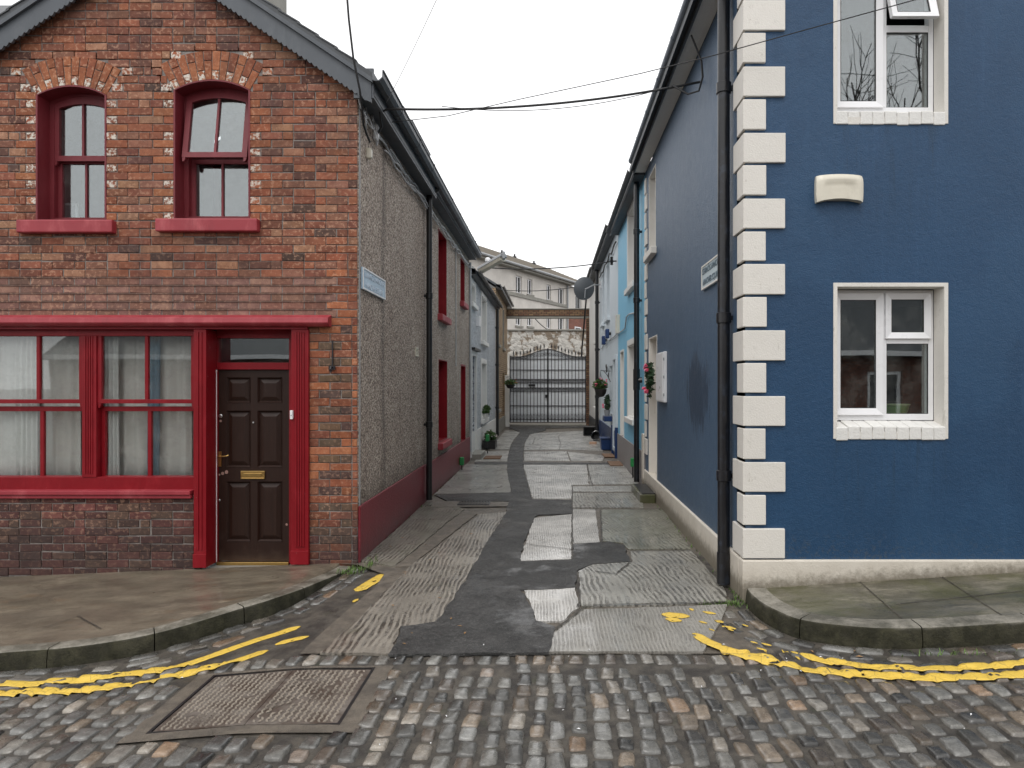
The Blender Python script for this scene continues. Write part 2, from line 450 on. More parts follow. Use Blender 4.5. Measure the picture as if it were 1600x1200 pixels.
def cream_mat(name, col, low):
    n = NT(name)
    c = n.mix(n.noise(3, 5), tuple(x*.92 for x in col), col)
    oi = n.n.new('ShaderNodeObjectInfo'); c = n.mix(n.math('MULTIPLY', oi.outputs['Random'], .16), c, tuple(x*.55 for x in col))
    c = n.mix(n.math('MULTIPLY', n.step(n.noise(11, 6, .7), .58, .72), .30), c, tuple(x*.62 for x in col))
    c = n.mix(n.math('MULTIPLY', n.step(n.noise(8, 6, .8, v=n.mapv((1,1,.35), (5,1,2))), .60, .68), .35), c, (.30,.28,.23))
    c = n.mix(n.math('MULTIPLY', n.step(n.noise(28, 5, .75, v=n.mapv((1,1,.5), (2,2,2))), .63, .70), .45), c, (.34,.30,.24))
    if low:
        z = n.xyz()[2]; x = n.xyz()[0]
        zz = n.math('SUBTRACT', z, n.math('MULTIPLY', n.math('MAXIMUM', n.math('SUBTRACT', x, 1.64), 0.0), .062))
        e = n.math('ADD', zz, n.math('MULTIPLY', n.noise(16, 6, .75), .22))
        c = n.mix(n.math('MULTIPLY', n.step(e, .33, .19), .85), c, (.05,.048,.035))
        c = n.mix(n.math('MULTIPLY', n.step(n.math('ADD', zz, n.math('MULTIPLY', n.noise(4, 6, .7), .5)), .62, .3), .4), c, (.32,.27,.2))
    return n.done(c, .55, n.bump(n.math('ADD', n.noise(75, 4), n.math('MULTIPLY', n.noise(14, 3), .7)), .0035, .8), spec=.4)
M['quoin'] = cream_mat('cream_quoin_paint', (.74,.71,.655), False)
M['plinth'] = cream_mat('cream_plinth_paint', (.68,.63,.55), True)
def blue_extra(n, c):
    c = n.mix(n.math('MULTIPLY', n.step(n.noise(38, 5, .8, v=n.mapv(loc=(2,7,1))), .42, .62), .34), c, (.006,.034,.085))
    c = n.mix(n.math('MULTIPLY', n.step(n.noise(55, 4, .8, v=n.mapv(loc=(9,1,4))), .56, .66), .30), c, (.035,.095,.19))
    # old painted-out patch on the lane wall and faint rain streaks
    x, y, z = n.xyz()
    d = n.math('POWER', n.math('ADD', n.math('POWER', n.math('DIVIDE', n.math('SUBTRACT', y, 7.7), .55), 2.0),
               n.math('POWER', n.math('DIVIDE', n.math('SUBTRACT', z, 1.72), .42), 2.0)), .5)
    d = n.math('ADD', d, n.math('MULTIPLY', n.math('SUBTRACT', n.noise(9, 4, .6, v=n.mapv((1,2.2,.35))), .5), 2.4))
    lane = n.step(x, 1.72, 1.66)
    st = n.step(n.noise(6, 5, .7, v=n.mapv((1,1.2,.05), (0,0,3))), .52, .75)
    c = n.mix(n.math('MULTIPLY', st, .22), c, (.05,.12,.25))
    # sky sheen on the lane side painted in as paler colour, long vertical runs
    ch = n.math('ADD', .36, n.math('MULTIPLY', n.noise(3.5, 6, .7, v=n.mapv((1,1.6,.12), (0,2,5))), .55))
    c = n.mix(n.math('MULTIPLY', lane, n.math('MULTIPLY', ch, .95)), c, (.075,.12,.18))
    c = n.mix(n.math('MULTIPLY', n.math('MULTIPLY', n.step(d, 1.02, .90), lane), .75), c, (.010,.024,.05))
    # dirt runs under the two sills and splashes near the foot of the front
    front = n.step(y, 5.84, 5.80)
    ux = n.math('MULTIPLY', n.step(x, 2.35, 2.45), n.step(x, 3.42, 3.30))
    dr = n.step(n.noise(14, 5, .7, v=n.mapv((1,1,.06), (3,0,0))), .48, .66)
    lo = n.math('MULTIPLY', n.step(z, .45, 1.35), n.step(z, 1.40, 1.36)); hi = n.math('MULTIPLY', n.step(z, 2.9, 4.0), n.step(z, 4.06, 4.0))
    c = n.mix(n.math('MULTIPLY', n.math('MULTIPLY', front, ux), n.math('MULTIPLY', dr, n.math('MULTIPLY', n.math('MAXIMUM', lo, hi), .42))), c, (.010,.026,.045))
    sp = n.math('MULTIPLY', n.step(n.math('ADD', z, n.math('MULTIPLY', n.noise(9, 6, .75), .35)), .85, .45), n.step(n.noise(40, 3, .6), .52, .62))
    c = n.mix(n.math('MULTIPLY', sp, .4), c, (.08,.09,.09))
    pt = n.step(n.noise(1.2, 5, .6, v=n.mapv((1,1,.8), (4,4,1))), .48, .60)
    return n.mix(n.math('MULTIPLY', n.math('MULTIPLY', pt, front), .40), c, (.022,.072,.150))
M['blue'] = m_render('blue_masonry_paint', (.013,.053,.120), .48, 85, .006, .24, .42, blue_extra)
def pb_stain(n, c):
    x, y, z = n.xyz()
    # dark run of damp below the cables, moss near the plinth
    s = n.math('ADD', n.math('ABSOLUTE', n.math('SUBTRACT', y, 8.05)), n.math('MULTIPLY', n.noise(5, 5, .7, v=n.mapv((1,1,.3))), .5))
    c = n.mix(n.math('MULTIPLY', n.step(s, .42, .2), .5), c, (.035,.032,.032))
    g = n.step(n.math('ADD', z, n.math('MULTIPLY', n.noise(6, 5, .7), .6)), 1.2, .8)
    return n.mix(n.math('MULTIPLY', g, .45), c, (.035,.032,.022))
M['pebble'] = m_pebble('brown_pebbledash', (.44,.36,.30), (.15,.115,.092), (.68,.60,.51), 54, (.52,.46,.43), pb_stain)
M['pebblegrey'] = m_pebble('grey_pebbledash', (.50,.53,.56), (.17,.18,.195), (.76,.78,.80), 38, (.72,.72,.74))
M['skyblue'] = m_render('sky_blue_masonry_paint', (.20,.50,.70), .5, 70, .005, .06)
M['paleblue'] = m_render('pale_grey_blue_masonry_paint', (.58,.64,.68), .55, 70, .006, .08)
M['greyplinth'] = m_render('grey_render', (.27,.25,.245), .7, 60, .006, .2)

# ================================================================== THE GROUND
def m_sett():
    n = NT('granite_setts')
    base = n.attr('Col').outputs['Color']
    f = n.noise(22, 6, .7)
    c = n.mix(n.step(f, .35, .7), n.mix(1, base, (.6,.6,.6), 'MULTIPLY'), base)
    c = n.mix(n.math('MULTIPLY', n.step(n.noise(120, 3), .58, .72), .35), c, n.mix(1, base, (2.1,2.1,2.1), 'MULTIPLY'))
    c = n.mix(n.math('MULTIPLY', n.step(n.noise(1.6, 5, .6, v=n.mapv(loc=(5,1,0))), .5, .72), .45), c, (.055,.05,.044))
    h = n.math('ADD', n.noise(30, 5, .65), n.math('MULTIPLY', n.noise(140, 3), .25))
    r = n.math('ADD', .06, n.math('MULTIPLY', n.noise(8, 5, .7), .42))
    return n.done(c, r, n.bump(h, .005, .8), spec=.5, wet=n.math('MULTIPLY', n.step(n.noise(3.1, 5, .7, v=n.mapv(loc=(8,8,0))), .38, .60), .85))
def m_dirt(name='wet_grit', a=(.105,.092,.074), b=(.032,.028,.024), moss=True):
    n = NT(name)
    c = n.mix(n.step(n.noise(7, 6, .7), .35, .68), b, a)
    c = n.mix(n.math('MULTIPLY', n.step(n.noise(150, 3), .6, .72), .6), c, (.16,.14,.12))
    if moss: c = n.mix(n.math('MULTIPLY', n.step(n.noise(5, 6, .7, v=n.mapv(loc=(9,2,0))), .58, .72), .4), c, (.035,.05,.015))
    return n.done(c, n.math('ADD', .18, n.math('MULTIPLY', n.noise(6, 4), .5)), n.bump(n.math('ADD', n.noise(120, 5, .7), n.noise(35, 4, .7)), .009), spec=.5)
def m_asphalt(name, a, b, rough=.38):
    n = NT(name)
    c = n.mix(n.step(n.noise(2.2, 6, .65), .35, .7), a, b)
    v = n.vor(170)
    c = n.mix(n.math('MULTIPLY', n.step(n.noise(95, 3, .8), .56, .64), .7), c, tuple(x*2.6 for x in b))
    c = n.mix(n.math('MULTIPLY', n.step(n.noise(110, 3, .8, v=n.mapv(loc=(3,3,3))), .54, .62), .7), c, tuple(x*.35 for x in a))
    c = n.mix(n.math('MULTIPLY', n.step(n.noise(1.3, 5, .7, v=n.mapv(loc=(3,3,0))), .55, .75), .5), c, (.10,.092,.08))
    c = n.mix(n.math('MULTIPLY', n.step(n.noise(6, 6, .75, v=n.mapv(loc=(2,1,0))), .47, .62), .6), c, tuple(x*.55 for x in a))
    c = n.mix(n.math('MULTIPLY', n.step(n.noise(42, 5, .75), .52, .64), .5), c, tuple(x*1.9 for x in b))
    c = n.mix(n.math('MULTIPLY', n.step(n.noise(26, 5, .75, v=n.mapv(loc=(1,7,0))), .55, .68), .6), c, tuple(x*.5 for x in a))
    r = n.math('ADD', rough - .2, n.math('MULTIPLY', n.noise(2.6, 5, .65), .5))
    return n.done(c, r, n.bump(n.math('ADD', n.math('ADD', v, n.noise(60, 4)), n.math('MULTIPLY', n.noise(22, 5, .7), 1.5)), .010, .9), spec=.4, wet=n.math('MULTIPLY', n.step(n.noise(1.7, 6, .7, v=n.mapv(loc=(4,2,0))), .50, .68), .55))
def m_ribbed(name, light, dark, pitch=.043, ang=0.0, dep=.75, moss=0.0, seed=0, amp=.05):
    """concrete raked with wavy grooves while wet; dirt and water lie in the grooves"""
    n = NT(name)
    x, y, z = n.xyz()
    u = n.math('ADD', n.math('MULTIPLY', x, math.cos(ang)), n.math('MULTIPLY', y, math.sin(ang)))
    warp = n.math('MULTIPLY', n.math('SUBTRACT', n.noise(1.1, 3, .5, v=n.mapv((1,.55,1), (seed*3.1, seed, 0))), .5), amp*5)
    w2 = n.math('MULTIPLY', n.math('SUBTRACT', n.noise(9, 3, .6, v=n.mapv((1,.5,1), (seed, 0, 0))), .5), .035)
    ph = n.math('MULTIPLY', n.math('ADD', n.math('ADD', u, warp), w2), 2*math.pi/pitch)
    s = n.math('ADD', n.math('MULTIPLY', n.math('SINE', ph), .5), .5)
    brk = n.math('MULTIPLY', n.step(n.noise(2.3, 5, .65, v=n.mapv((1,.7,1), (0, seed*2.3, 0))), .34, .56), n.step(n.noise(11, 4, .7, v=n.mapv((1,.5,1), (seed, 3, 0))), .30, .62))     # worn smooth in places
    fr = n.noise(38, 4, .65, v=n.mapv((1,.16,1), (seed, 1, 0)))
    s2 = n.math('MULTIPLY', n.step(n.math('ADD', s, n.math('MULTIPLY', n.math('SUBTRACT', fr, .5), 1.5)), .54, .78), brk)
    c = n.mix(n.step(n.noise(1.4, 6, .62, v=n.mapv(loc=(seed, 4, 0))), .3, .72), tuple(a*.66 for a in light), tuple(a*1.12 for a in light))
    c = n.mix(n.math('MULTIPLY', n.step(n.noise(34, 5, .75), .50, .66), .45), c, tuple(a*.5 for a in light))
    c = n.mix(n.math('MULTIPLY', s2, dep), c, dark)
    ridge = n.step(n.math('ADD', s, n.math('MULTIPLY', n.math('SUBTRACT', fr, .5), 1.6)), .22, .0)
    c = n.mix(n.math('MULTIPLY', n.math('MULTIPLY', ridge, brk), .4*dep), c, tuple(min(.8, a*1.7) for a in light))
    c = n.mix(n.math('MULTIPLY', n.step(n.noise(130, 3), .56, .70), .6), c, tuple(a*.35 for a in light))
    c = n.mix(n.math('MULTIPLY', n.step(n.noise(3, 6, .7, v=n.mapv(loc=(0,0,7+seed))), .52, .75), .45), c, (.085,.075,.06))
    if moss:
        m = n.step(n.noise(2.2, 6, .65, v=n.mapv(loc=(2+seed,6,0))), .62 - moss*.3, .82 - moss*.2)
        c = n.mix(n.math('MULTIPLY', m, .6), c, (.055,.06,.028))
    r = n.math('ADD', .06, n.math('MULTIPLY', n.noise(4, 6, .7, v=n.mapv((1,.6,1))), .55))
    h = n.math('SUBTRACT', n.math('MULTIPLY', n.noise(70, 4), .25), s2)
    return n.done(c, r, n.bump(h, .011, .9), spec=.5, wet=n.math('MULTIPLY', n.step(n.noise(2.4, 6, .75, v=n.mapv((1,.7,1), (seed,8,0))), .40, .66), .8))
def m_pave(name, a, b, moss, kx=None):
    n = NT(name)
    c = n.mix(n.step(n.noise(1.7, 6, .65, v=n.mapv((1,2.2,1))), .32, .7), b, a)
    c = n.mix(n.math('MULTIPLY', n.step(n.noise(90, 4, .7), .56, .72), .35), c, tuple(x*.5 for x in b))
    c = n.mix(n.math('MULTIPLY', n.step(n.noise(2.4, 6, .7, v=n.mapv((1,2,1), (1,8,0))), .56, .72), .5), c, tuple(min(1,x*1.9) for x in a))
    if moss: c = n.mix(n.math('MULTIPLY', n.step(n.noise(1.9, 6, .7, v=n.mapv(loc=(7,3,0))), .40, .60), moss), c, (.062,.066,.016))
    if moss: c = n.mix(n.math('MULTIPLY', n.step(n.noise(1.6, 5, .7, v=n.mapv((1,2.4,1), (2,9,0))), .54, .66), .6), c, (.24,.215,.165))
    else: c = n.mix(n.math('MULTIPLY', n.step(n.noise(2.6, 6, .7, v=n.mapv((1,2,1), (7,3,0))), .55, .7), .4), c, (.17,.10,.05))
    c = n.mix(n.math('MULTIPLY', n.step(n.noise(30, 5, .75), .52, .68), .4), c, tuple(x*.55 for x in b))
    r = n.math('ADD', .05, n.math('MULTIPLY', n.noise(2.2, 6, .7, v=n.mapv((1,1.8,1))), .65))
    return n.done(c, r, n.bump(n.math('ADD', n.noise(90, 4), n.noise(9, 3)), .004, .8), spec=.5, wet=n.math('MULTIPLY', n.step(n.noise(1.5, 6, .75, v=n.mapv((1,2,1), (3,3,3))), .42, .62), .8))
def m_yellow():
    n = NT('yellow_road_paint')
    c = n.mix(n.noise(8, 5, .65), (.60,.39,.05), (.76,.54,.10))
    c = n.mix(n.math('MULTIPLY', n.step(n.noise(24, 6, .75), .60, .72), .6), c, (.42,.28,.06))
    c = n.mix(n.math('MULTIPLY', n.step(n.noise(60, 5, .75), .58, .66), .65), c, (.14,.10,.05))
    cr = n.vor(9, v=n.mapv((1,1,1)), feat='DISTANCE_TO_EDGE')
    c = n.mix(n.math('MULTIPLY', n.step(cr, .03, .008), .35), c, (.10,.075,.04))
    return n.done(c, .5, n.bump(n.noise(60, 5), .005), spec=.4)
def m_plate():
    n = NT('worn_steel_plate')
    c = n.mix(n.step(n.noise(5, 6, .7), .35, .7), (.085,.062,.048), (.24,.215,.19))
    c = n.mix(n.math('MULTIPLY', n.step(n.noise(3, 6, .7, v=n.mapv((1,2,1), (4,4,0))), .52, .75), .7), c, (.045,.035,.03))
    return n.done(c, n.math('ADD', .25, n.math('MULTIPLY', n.noise(9, 5), .35)), n.bump(n.noise(70, 4), .002), metal=.35, spec=.5)
M['sett'] = m_sett(); M['grit'] = m_dirt(); M['smear'] = m_dirt('worn_concrete_screed', (.165,.140,.110), (.090,.077,.062), False)
M['asph'] = m_asphalt('wet_asphalt', (.030,.030,.029), (.082,.080,.077)); M['asph2'] = m_asphalt('old_asphalt', (.045,.043,.040), (.075,.070,.064))
M['pad'] = simple('worn_tread', (.25,.215,.175), .4, var=.4, scale=6, dirt=(.07,.055,.045), dirtamt=.75); M['yellow'] = m_yellow(); M['plate'] = m_plate()
M['paveL'] = m_pave('wet_brown_concrete', (.195,.165,.122), (.105,.088,.064), 0)
M['paveR'] = m_pave('algae_stained_flagstone', (.13,.118,.085), (.055,.052,.034), .62)
def m_kerb():
    n = NT('granite_kerb')
    c = n.mix(n.step(n.noise(5, 6, .7), .3, .7), (.085,.08,.062), (.27,.25,.21))
    c = n.mix(n.math('MULTIPLY', n.step(n.noise(120, 3), .58, .7), .45), c, (.05,.045,.04))
    nz = n.xyz(n.normal())[2]
    side = n.step(n.math('ADD', nz, n.math('MULTIPLY', n.noise(5, 5), .4)), .78, .45)    # slime on the upright face only
    c = n.mix(n.math('MULTIPLY', n.step(n.noise(18, 6, .75), .5, .68), .5), c, (.07,.065,.04))
    c = n.mix(n.math('MULTIPLY', side, .9), c, n.mix(n.step(n.noise(9, 6, .75), .4, .7), (.014,.014,.007), (.05,.048,.028)))
    return n.done(c, n.math('ADD', n.math('ADD', .2, n.math('MULTIPLY', side, .35)), n.math('MULTIPLY', n.noise(5, 5), .4)), n.bump(n.noise(70, 5), .006), spec=n.math('SUBTRACT', .5, n.math('MULTIPLY', side, .35)))
M['kerb'] = m_kerb()

# wide ground sheet, street bed, lane bed
MB().box(-300, 300, -300, 300, -1.2, -.75).build('ground', M['asph2'], kind='structure')
g = MB()
xs_ = [-30,-20,-14,-10,-8,-7] + [-7 + .25*i for i in range(1, 57)] + [8.5, 10, 14, 20, 30]; ys_ = [-7.5, -5, -2.5, 0, 1.5, 2.2, 2.8, 3.4, 4.0, 4.6, 5.2, 5.8, 6.4, 7.1, 7.4]
for x in xs_:
    for y in ys_: g.v.append((x, y, zs(x) - .019))
ny = len(ys_)
for i in range(len(xs_)-1):
    for j in range(ny-1):
        g.f.append([i*ny+j, (i+1)*ny+j, (i+1)*ny+j+1, i*ny+j+1]); g.m.append(0); g.c.append(None)
g.build('street', M['grit'], kind='structure')
MB().add([(-1.72,4.66,-.010),(1.72,4.66,-.010),(1.72,33,-.010),(-2.3,33,-.010),(-2.3,7.02,-.010),(-1.97,6.95,-.010),(-1.62,6.6,-.010),(-1.60,6.2,-.010),(-1.66,5.6,-.010),(-1.70,5.1,-.010)], [tuple(range(10))]).build('lane', M['smear'], kind='structure')

# --- the setts: one field of individually shaped stones
SETT_COLS = [((.124,.121,.111), 8), ((.070,.068,.064), 5), ((.168,.163,.148), 6), ((.23,.215,.19), 4), ((.28,.25,.21), 3),
             ((.20,.16,.12), 5), ((.28,.195,.13), 1.6), ((.27,.22,.18), 1.0), ((.12,.10,.082), 3), ((.185,.182,.170), 5)]
SC = [c for c, w in SETT_COLS for _ in range(int(w*5))]
HX0, HY0, HRES = -5.4, 2.2, .01
HGT = np.full((1000, 520), -9.0)
for i in range(HGT.shape[0]): HGT[i, :] = zs(HX0 + i*HRES) - .02
def hgt(x, y):
    i = int((x - HX0)/HRES); j = int((y - HY0)/HRES)
    if 0 <= i < HGT.shape[0] and 0 <= j < HGT.shape[1]: return HGT[i, j]
    return zs(x)
setts = MB(); UV = [-1, -.92, -.72, -.3, .3, .72, .92, 1]
def sett(cx, cy, a, b, th, lift=0.0):
    ct, st = math.cos(th), math.sin(th); zc = zs(cx) + lift
    tx, ty = rnd.gauss(0, .028), rnd.gauss(0, .03); hd = rnd.uniform(.007, .014)
    cj = [(rnd.gauss(0, .10), rnd.gauss(0, .08)) for _ in range(4)]
    col = rnd.choice(SC); k = rnd.uniform(.5, 1.3); col = (*[x*k for x in col], 1)
    off = rnd.uniform(0, 50); vs = []
    for u in UV:
        for v in UV:
            wu = ((1-u)/2, (1+u)/2); wv = ((1-v)/2, (1+v)/2)
            du = cj[0][0]*wu[0]*wv[0] + cj[1][0]*wu[1]*wv[0] + cj[2][0]*wu[0]*wv[1] + cj[3][0]*wu[1]*wv[1]
            dv = cj[0][1]*wu[0]*wv[0] + cj[1][1]*wu[1]*wv[0] + cj[2][1]*wu[0]*wv[1] + cj[3][1]*wu[1]*wv[1]
            uu = u*math.sqrt(max(0, 1 - .2*v*v)) + du; vv = v*math.sqrt(max(0, 1 - .2*u*u)) + dv
            q = max(abs(u), abs(v)); nz = mnoise.noise((u*1.3+off, v*1.3, off))
            if q > .9:
                e = mnoise.noise((u*2.1+off, v*2.1+3, 0))*.07; uu += e*u; vv += e*v
            lx, ly = uu*a, vv*b
            z = zc + tx*lx + ty*ly + nz*.007 + mnoise.noise((u*3+off, v*3, off+9))*.003 - hd*(q**4)
            if q > .99: z = zc - .034
            elif q > .9: z -= .004
            vs.append((cx + lx*ct - ly*st, cy + lx*st + ly*ct, z))
    n = len(UV); setts.col = col
    setts.add(vs, [(i*n+j, (i+1)*n+j, (i+1)*n+j+1, i*n+j+1) for i in range(n-1) for j in range(n-1)])
    m = max(a, b)*1.1
    for i in range(int((cx-m-HX0)/HRES), int((cx+m-HX0)/HRES)+1):
        for j in range(int((cy-m-HY0)/HRES), int((cy+m-HY0)/HRES)+1):
            if 0 <= i < HGT.shape[0] and 0 <= j < HGT.shape[1]:
                x = HX0 + i*HRES - cx; y = HY0 + j*HRES - cy
                lx = (x*ct + y*st)/a; ly = (-x*st + y*ct)/b; q = max(abs(lx), abs(ly))
                if q < 1: HGT[i, j] = max(HGT[i, j], zc + tx*lx*a + ty*ly*b - hd*q**4)

KL = [gp(*p, zoff=-.01) for p in ((-900,1082),(-560,1072),(-260,1063),(-120,1060),(0,1047),(120,1037),(245,1015),(375,975),(450,948),(540,893),(553,884))]
KR = [gp(*p, zoff=-.01) for p in ((1166,944),(1174,954),(1190,968),(1215,982),(1252,997),(1320,1007),(1397,1012),(1500,1009),(1600,1002),(1800,992))]
def resample(pts, step):
    """smooth curve (Catmull-Rom) through the points, points at even distances"""
    P = [Vector((*p, 0)) for p in pts]; P = [P[0]*2 - P[1]] + P + [P[-1]*2 - P[-2]]; dense = []
    for i in range(1, len(P)-2):
        for k in range(20):
            t = k/20; a, b, c, d = P[i-1], P[i], P[i+1], P[i+2]
            dense.append(.5*((2*b) + (c-a)*t + (2*a-5*b+4*c-d)*t*t + (3*b-a-3*c+d)*t**3))
    dense.append(P[-2]); out = [dense[0]]; acc = 0
    for a, b in zip(dense, dense[1:]):
        L = (b-a).length
        while acc + L >= step and L > 1e-9:
            a = a.lerp(b, (step-acc)/L); out.append(a.copy()); L = (b-a).length; acc = 0
        acc += L
    return out
KLc = resample(KL, .05); KRc = resample(KR, .05)
def inpoly(x, y, poly):
    c = False; j = len(poly)-1
    for i in range(len(poly)):
        xi, yi = poly[i]; xj, yj = poly[j]
        if (yi > y) != (yj > y) and x < (xj-xi)*(y-yi)/(yj-yi) + xi: c = not c
        j = i
    return c
COVER = (-2.17, -1.165, 3.705, 4.405)        # steel access cover
SURR = (-2.30, -1.03, 3.60, 4.455)             # its screed surround
def kerb_dist(x, y, curve): return min((p.x-x)**2 + (p.y-y)**2 for p in curve)**.5
LKX = sorted((p.x, p.y) for p in KLc); RKX = sorted((p.x, p.y) for p in KRc)
def beyond_kerb(x, y, marg):
    for K, lo, hi in ((LKX, -9, -2.0), (RKX, 1.64, 9)):
        if lo < x < hi:
            yk = min(K, key=lambda p: abs(p[0]-x))[1]
            if y > yk - marg: return True
    return False
# header course along the mouth of the lane
x = -2.9
while x < 1.72:
    a = rnd.uniform(.042, .050)
    if not beyond_kerb(x, 4.56, .2) and not (-.02 > x > -2.9 and x < -2.95): sett(x, 4.565 + rnd.gauss(0,.006), a, rnd.uniform(.066, .076), rnd.gauss(0,.04))
    x += 2*a + rnd.uniform(.016, .034)
# main field: courses run towards the lane
x = -5.2
while x < 4.5:
    w = rnd.uniform(.043, .054); y = 2.25 + rnd.uniform(0, .15); lim = 4.465 if -2.9 < x < 1.72 else 5.2
    while True:
        b = rnd.uniform(.052, .088); cy = y + b; y += 2*b + rnd.uniform(.010, .028)
        if cy + b > lim + .02: break
        wob = .02*math.sin(cy*2.1 + x*.7) + .015*math.sin(cy*5 + x*3)
        cx = x + w + wob + (cy - 3.5)*.02*(x+.3)*-.25
        if beyond_kerb(cx, cy, .34 if cx < 0 else .30): continue
        if SURR[0]+.015 < cx < SURR[1]-.015 and SURR[2]-.04 < cy < SURR[3]+.02: continue
        if rnd.random() < .012: continue
        sett(cx, cy, w*rnd.uniform(.9,1.04), b, rnd.gauss(0, .035), rnd.gauss(0, .003))
    x += 2*w + rnd.uniform(.012, .030)
# channel courses that follow the kerbs
for curve, sgn, rows in ((KLc, -1, (.075, .195, .30)), (KRc, -1, (.075, .19, .29))):
    for off in rows:
        s = 3
        while s < len(curve)-4:
            L = rnd.uniform(.075, .115); k = min(int(s + L/.05), len(curve)-2)
            p = curve[k]; t = (curve[k+1]-curve[k-1]).normalized(); nrm = Vector((t.y, -t.x, 0))
            q = p + nrm*off
            inlane = (-2.35 < q.x < 0 and q.y > 5.2 and off > .25)
            if rnd.random() < .93 and not inlane: sett(q.x, q.y, L, .047, math.atan2(t.y, t.x) + rnd.gauss(0,.04), -.004 + rnd.gauss(0,.003))
            s += (2*L + .02)/.05
setts.build('cobbled_street', M['sett'], smooth='all', recalc=False, kind='structure')

# --- sheets laid on the lane; outlines surveyed from the photograph, edges broken up
def outline(px_pts, z, jit=.012, step=.06, zf=lambda x: 0.0):
    P = [Vector((*gp(*p, zoff=z, zf=zf), 0)) for p in px_pts]; out = []
    for i in range(len(P)):
        a, b = P[i], P[(i+1) % len(P)]; n = max(1, int((b-a).length/step))
        nr = Vector((-(b-a).y, (b-a).x, 0)).normalized()
        for k in range(n):
            q = a.lerp(b, k/n)
            if jit: q += nr*(mnoise.noise((q.x*7, q.y*7, z*90))*jit*1.6 + mnoise.noise((q.x*23, q.y*23, 4))*jit)
            out.append((q.x, q.y))
    return out
def sheet(name, px_pts, z, mat, jit=.012, th=.0, zf=None, kind='structure', step=.06):
    po = outline(px_pts, z, jit, step, zf or (lambda x: 0.0)); n = len(po)
    zz = lambda x: z + (zf(x) if zf else 0)
    mb = MB(); vs = [(x, y, zz(x)) for x, y in po] + [(x, y, zz(x) - .02) for x, y in po]
    mb.add(vs, [tuple(range(n))] + [(i, n+i, n+(i+1)%n, (i+1)%n) for i in range(n)])
    return mb.build(name, mat, kind=kind)
CL, CD = (.52,.50,.465), (.065,.060,.052)
rb = {}
def rib(key, *a, **k):
    if key not in rb: rb[key] = m_ribbed('raked_concrete_' + key, *a, **k)
    return rb[key]
rL = rib('brown', (.25,.225,.19), (.042,.036,.029), .044, .02, 1.0, .2, 1)
rL0 = rib('mossy', (.21,.195,.16), (.040,.037,.028), .046, -.05, .95, .45, 2)
rS = rib('pale', CL, CD, .026, .03, .30, 0, 3, .02); rR = rib('grey', (.29,.278,.245), CD, .052, .10, .9, .2, 4, .07)
rM = rib('green', (.24,.235,.19), (.05,.05,.035), .048, .22, .75, .5, 5, .09); rF = rib('smooth', (.43,.42,.39), (.18,.17,.155), .05, .0, .3, .1, 6)
rX = rib('cross', CL, CD, .05, 1.5, .35, 0, 7)
SL = 'concrete_slab'
sheet(SL, [(562,876),(668,786),(712,786),(724,796),(700,815),(617,884)], .004, rL0)
sheet(SL, [(792,800),(750,803),(735,815),(640,885),(560,968),(500,1019),(609,1021),(626,980),(683,972),(705,941),(739,885),(765,840)], .004, rL)
sheet(SL, [(792,724),(727.5,725.6),(679,772),(798,769)], .004, rib('leftfar', (.31,.30,.27), CD, .046, -.1, .55, .3, 8))
sheet(SL, [(795,705),(750,705),(742,721),(792,721)], .004, rX)
sheet(SL, [(812,675),(790,672),(765,702),(795,702),(800,690)], .004, rF)
sheet(SL, [(857,1018),(868,980),(908,952),(1034,948),(1136,944),(1128,965),(1098,1017)], .004, rib('mouth', (.29,.275,.245), (.12,.11,.095), .030, .0, .35, .1, 9, .02), .008)
sheet(SL, [(819,922),(898,918),(905,947),(878,970),(840,970)], .004, rS)
sheet(SL, [(903,892),(926,881),(988,878),(984,861),(1081,860),(1134,922),(1137,940),(1031,945),(909,947)], .004, rR, .006)
sheet(SL, [(939,796),(1036,796),(1079,857),(982,858),(972,848),(942,845)], .004, rM, .006)
sheet(SL, [(894,795),(930,795),(937,848),(894,849)], .004, rS, .006)
sheet(SL, [(894,770),(1002,770),(1006,793),(894,793)], .004, rR, .006)
sheet(SL, [(834,809),(894,803),(894,873),(812,876)], .004, rS)
sheet(SL, [(817.5,726),(917,726),(920,757),(895,757.5),(894,779),(832,779)], .004, rib('pale2', (.58,.56,.525), CD, .040, .02, .35, 0, 10, .02))
sheet(SL, [(919,726),(974,726),(998,756),(922,757)], .004, rF, .006)
sheet(SL, [(895,760),(999,759),(1001,768),(894,768)], .004, rF, .006)
sheet(SL, [(819,706),(885,705),(890,720),(819,720)], .004, rib('band', CL, CD, .06, .0, .45, 0, 11))
sheet(SL, [(887,706),(946,712),(941,720),(893,720)], .004, rX, .006)
sheet(SL, [(829,677),(930,672),(942,704),(880,702),(819,703),(821,690)], .004, rF, .006)
sheet('asphalt_patch', [(853,672),(827,679),(819,692),(817.5,709),(817.5,731),(823,750),(831,780),(894,781),(894,802.5),(840,804),(834,811),(819,847),(812,877),(894,874),
      (894,850.5),(952,846),(975,851),(986,877),(926,881),(902,892),(900,917),(877,919),(814,921),(831,952),(836,970),(868,979),(857,1019),(609,1022),(624,990),(626,979),
      (682,971),(705,941),(739,885),(765,840),(791,801),(795,783),(701,781),(697,772),(799,769),(792,735),(794,712),(799,694),(813,676),(797,668),(850,664)], .008, M['asph'], .014)
sheet('asphalt_strip', [(796,664.5),(927,664.5),(930,668),(796,670)], .010, M['asph2'], .006)
# brown strip and thin joints filled with tar
for pts in ([(617,885),(640,885),(745,803),(728,797),(712,808)],): sheet('screed_strip', pts, .003, M['smear'], .01)
for pts in ([(679,773),(798,770),(797,783),(700,783)], [(742,722),(1000,723),(1000,726),(742,725.6)]): sheet('tar_joint', pts, .006, M['asph'], .006)
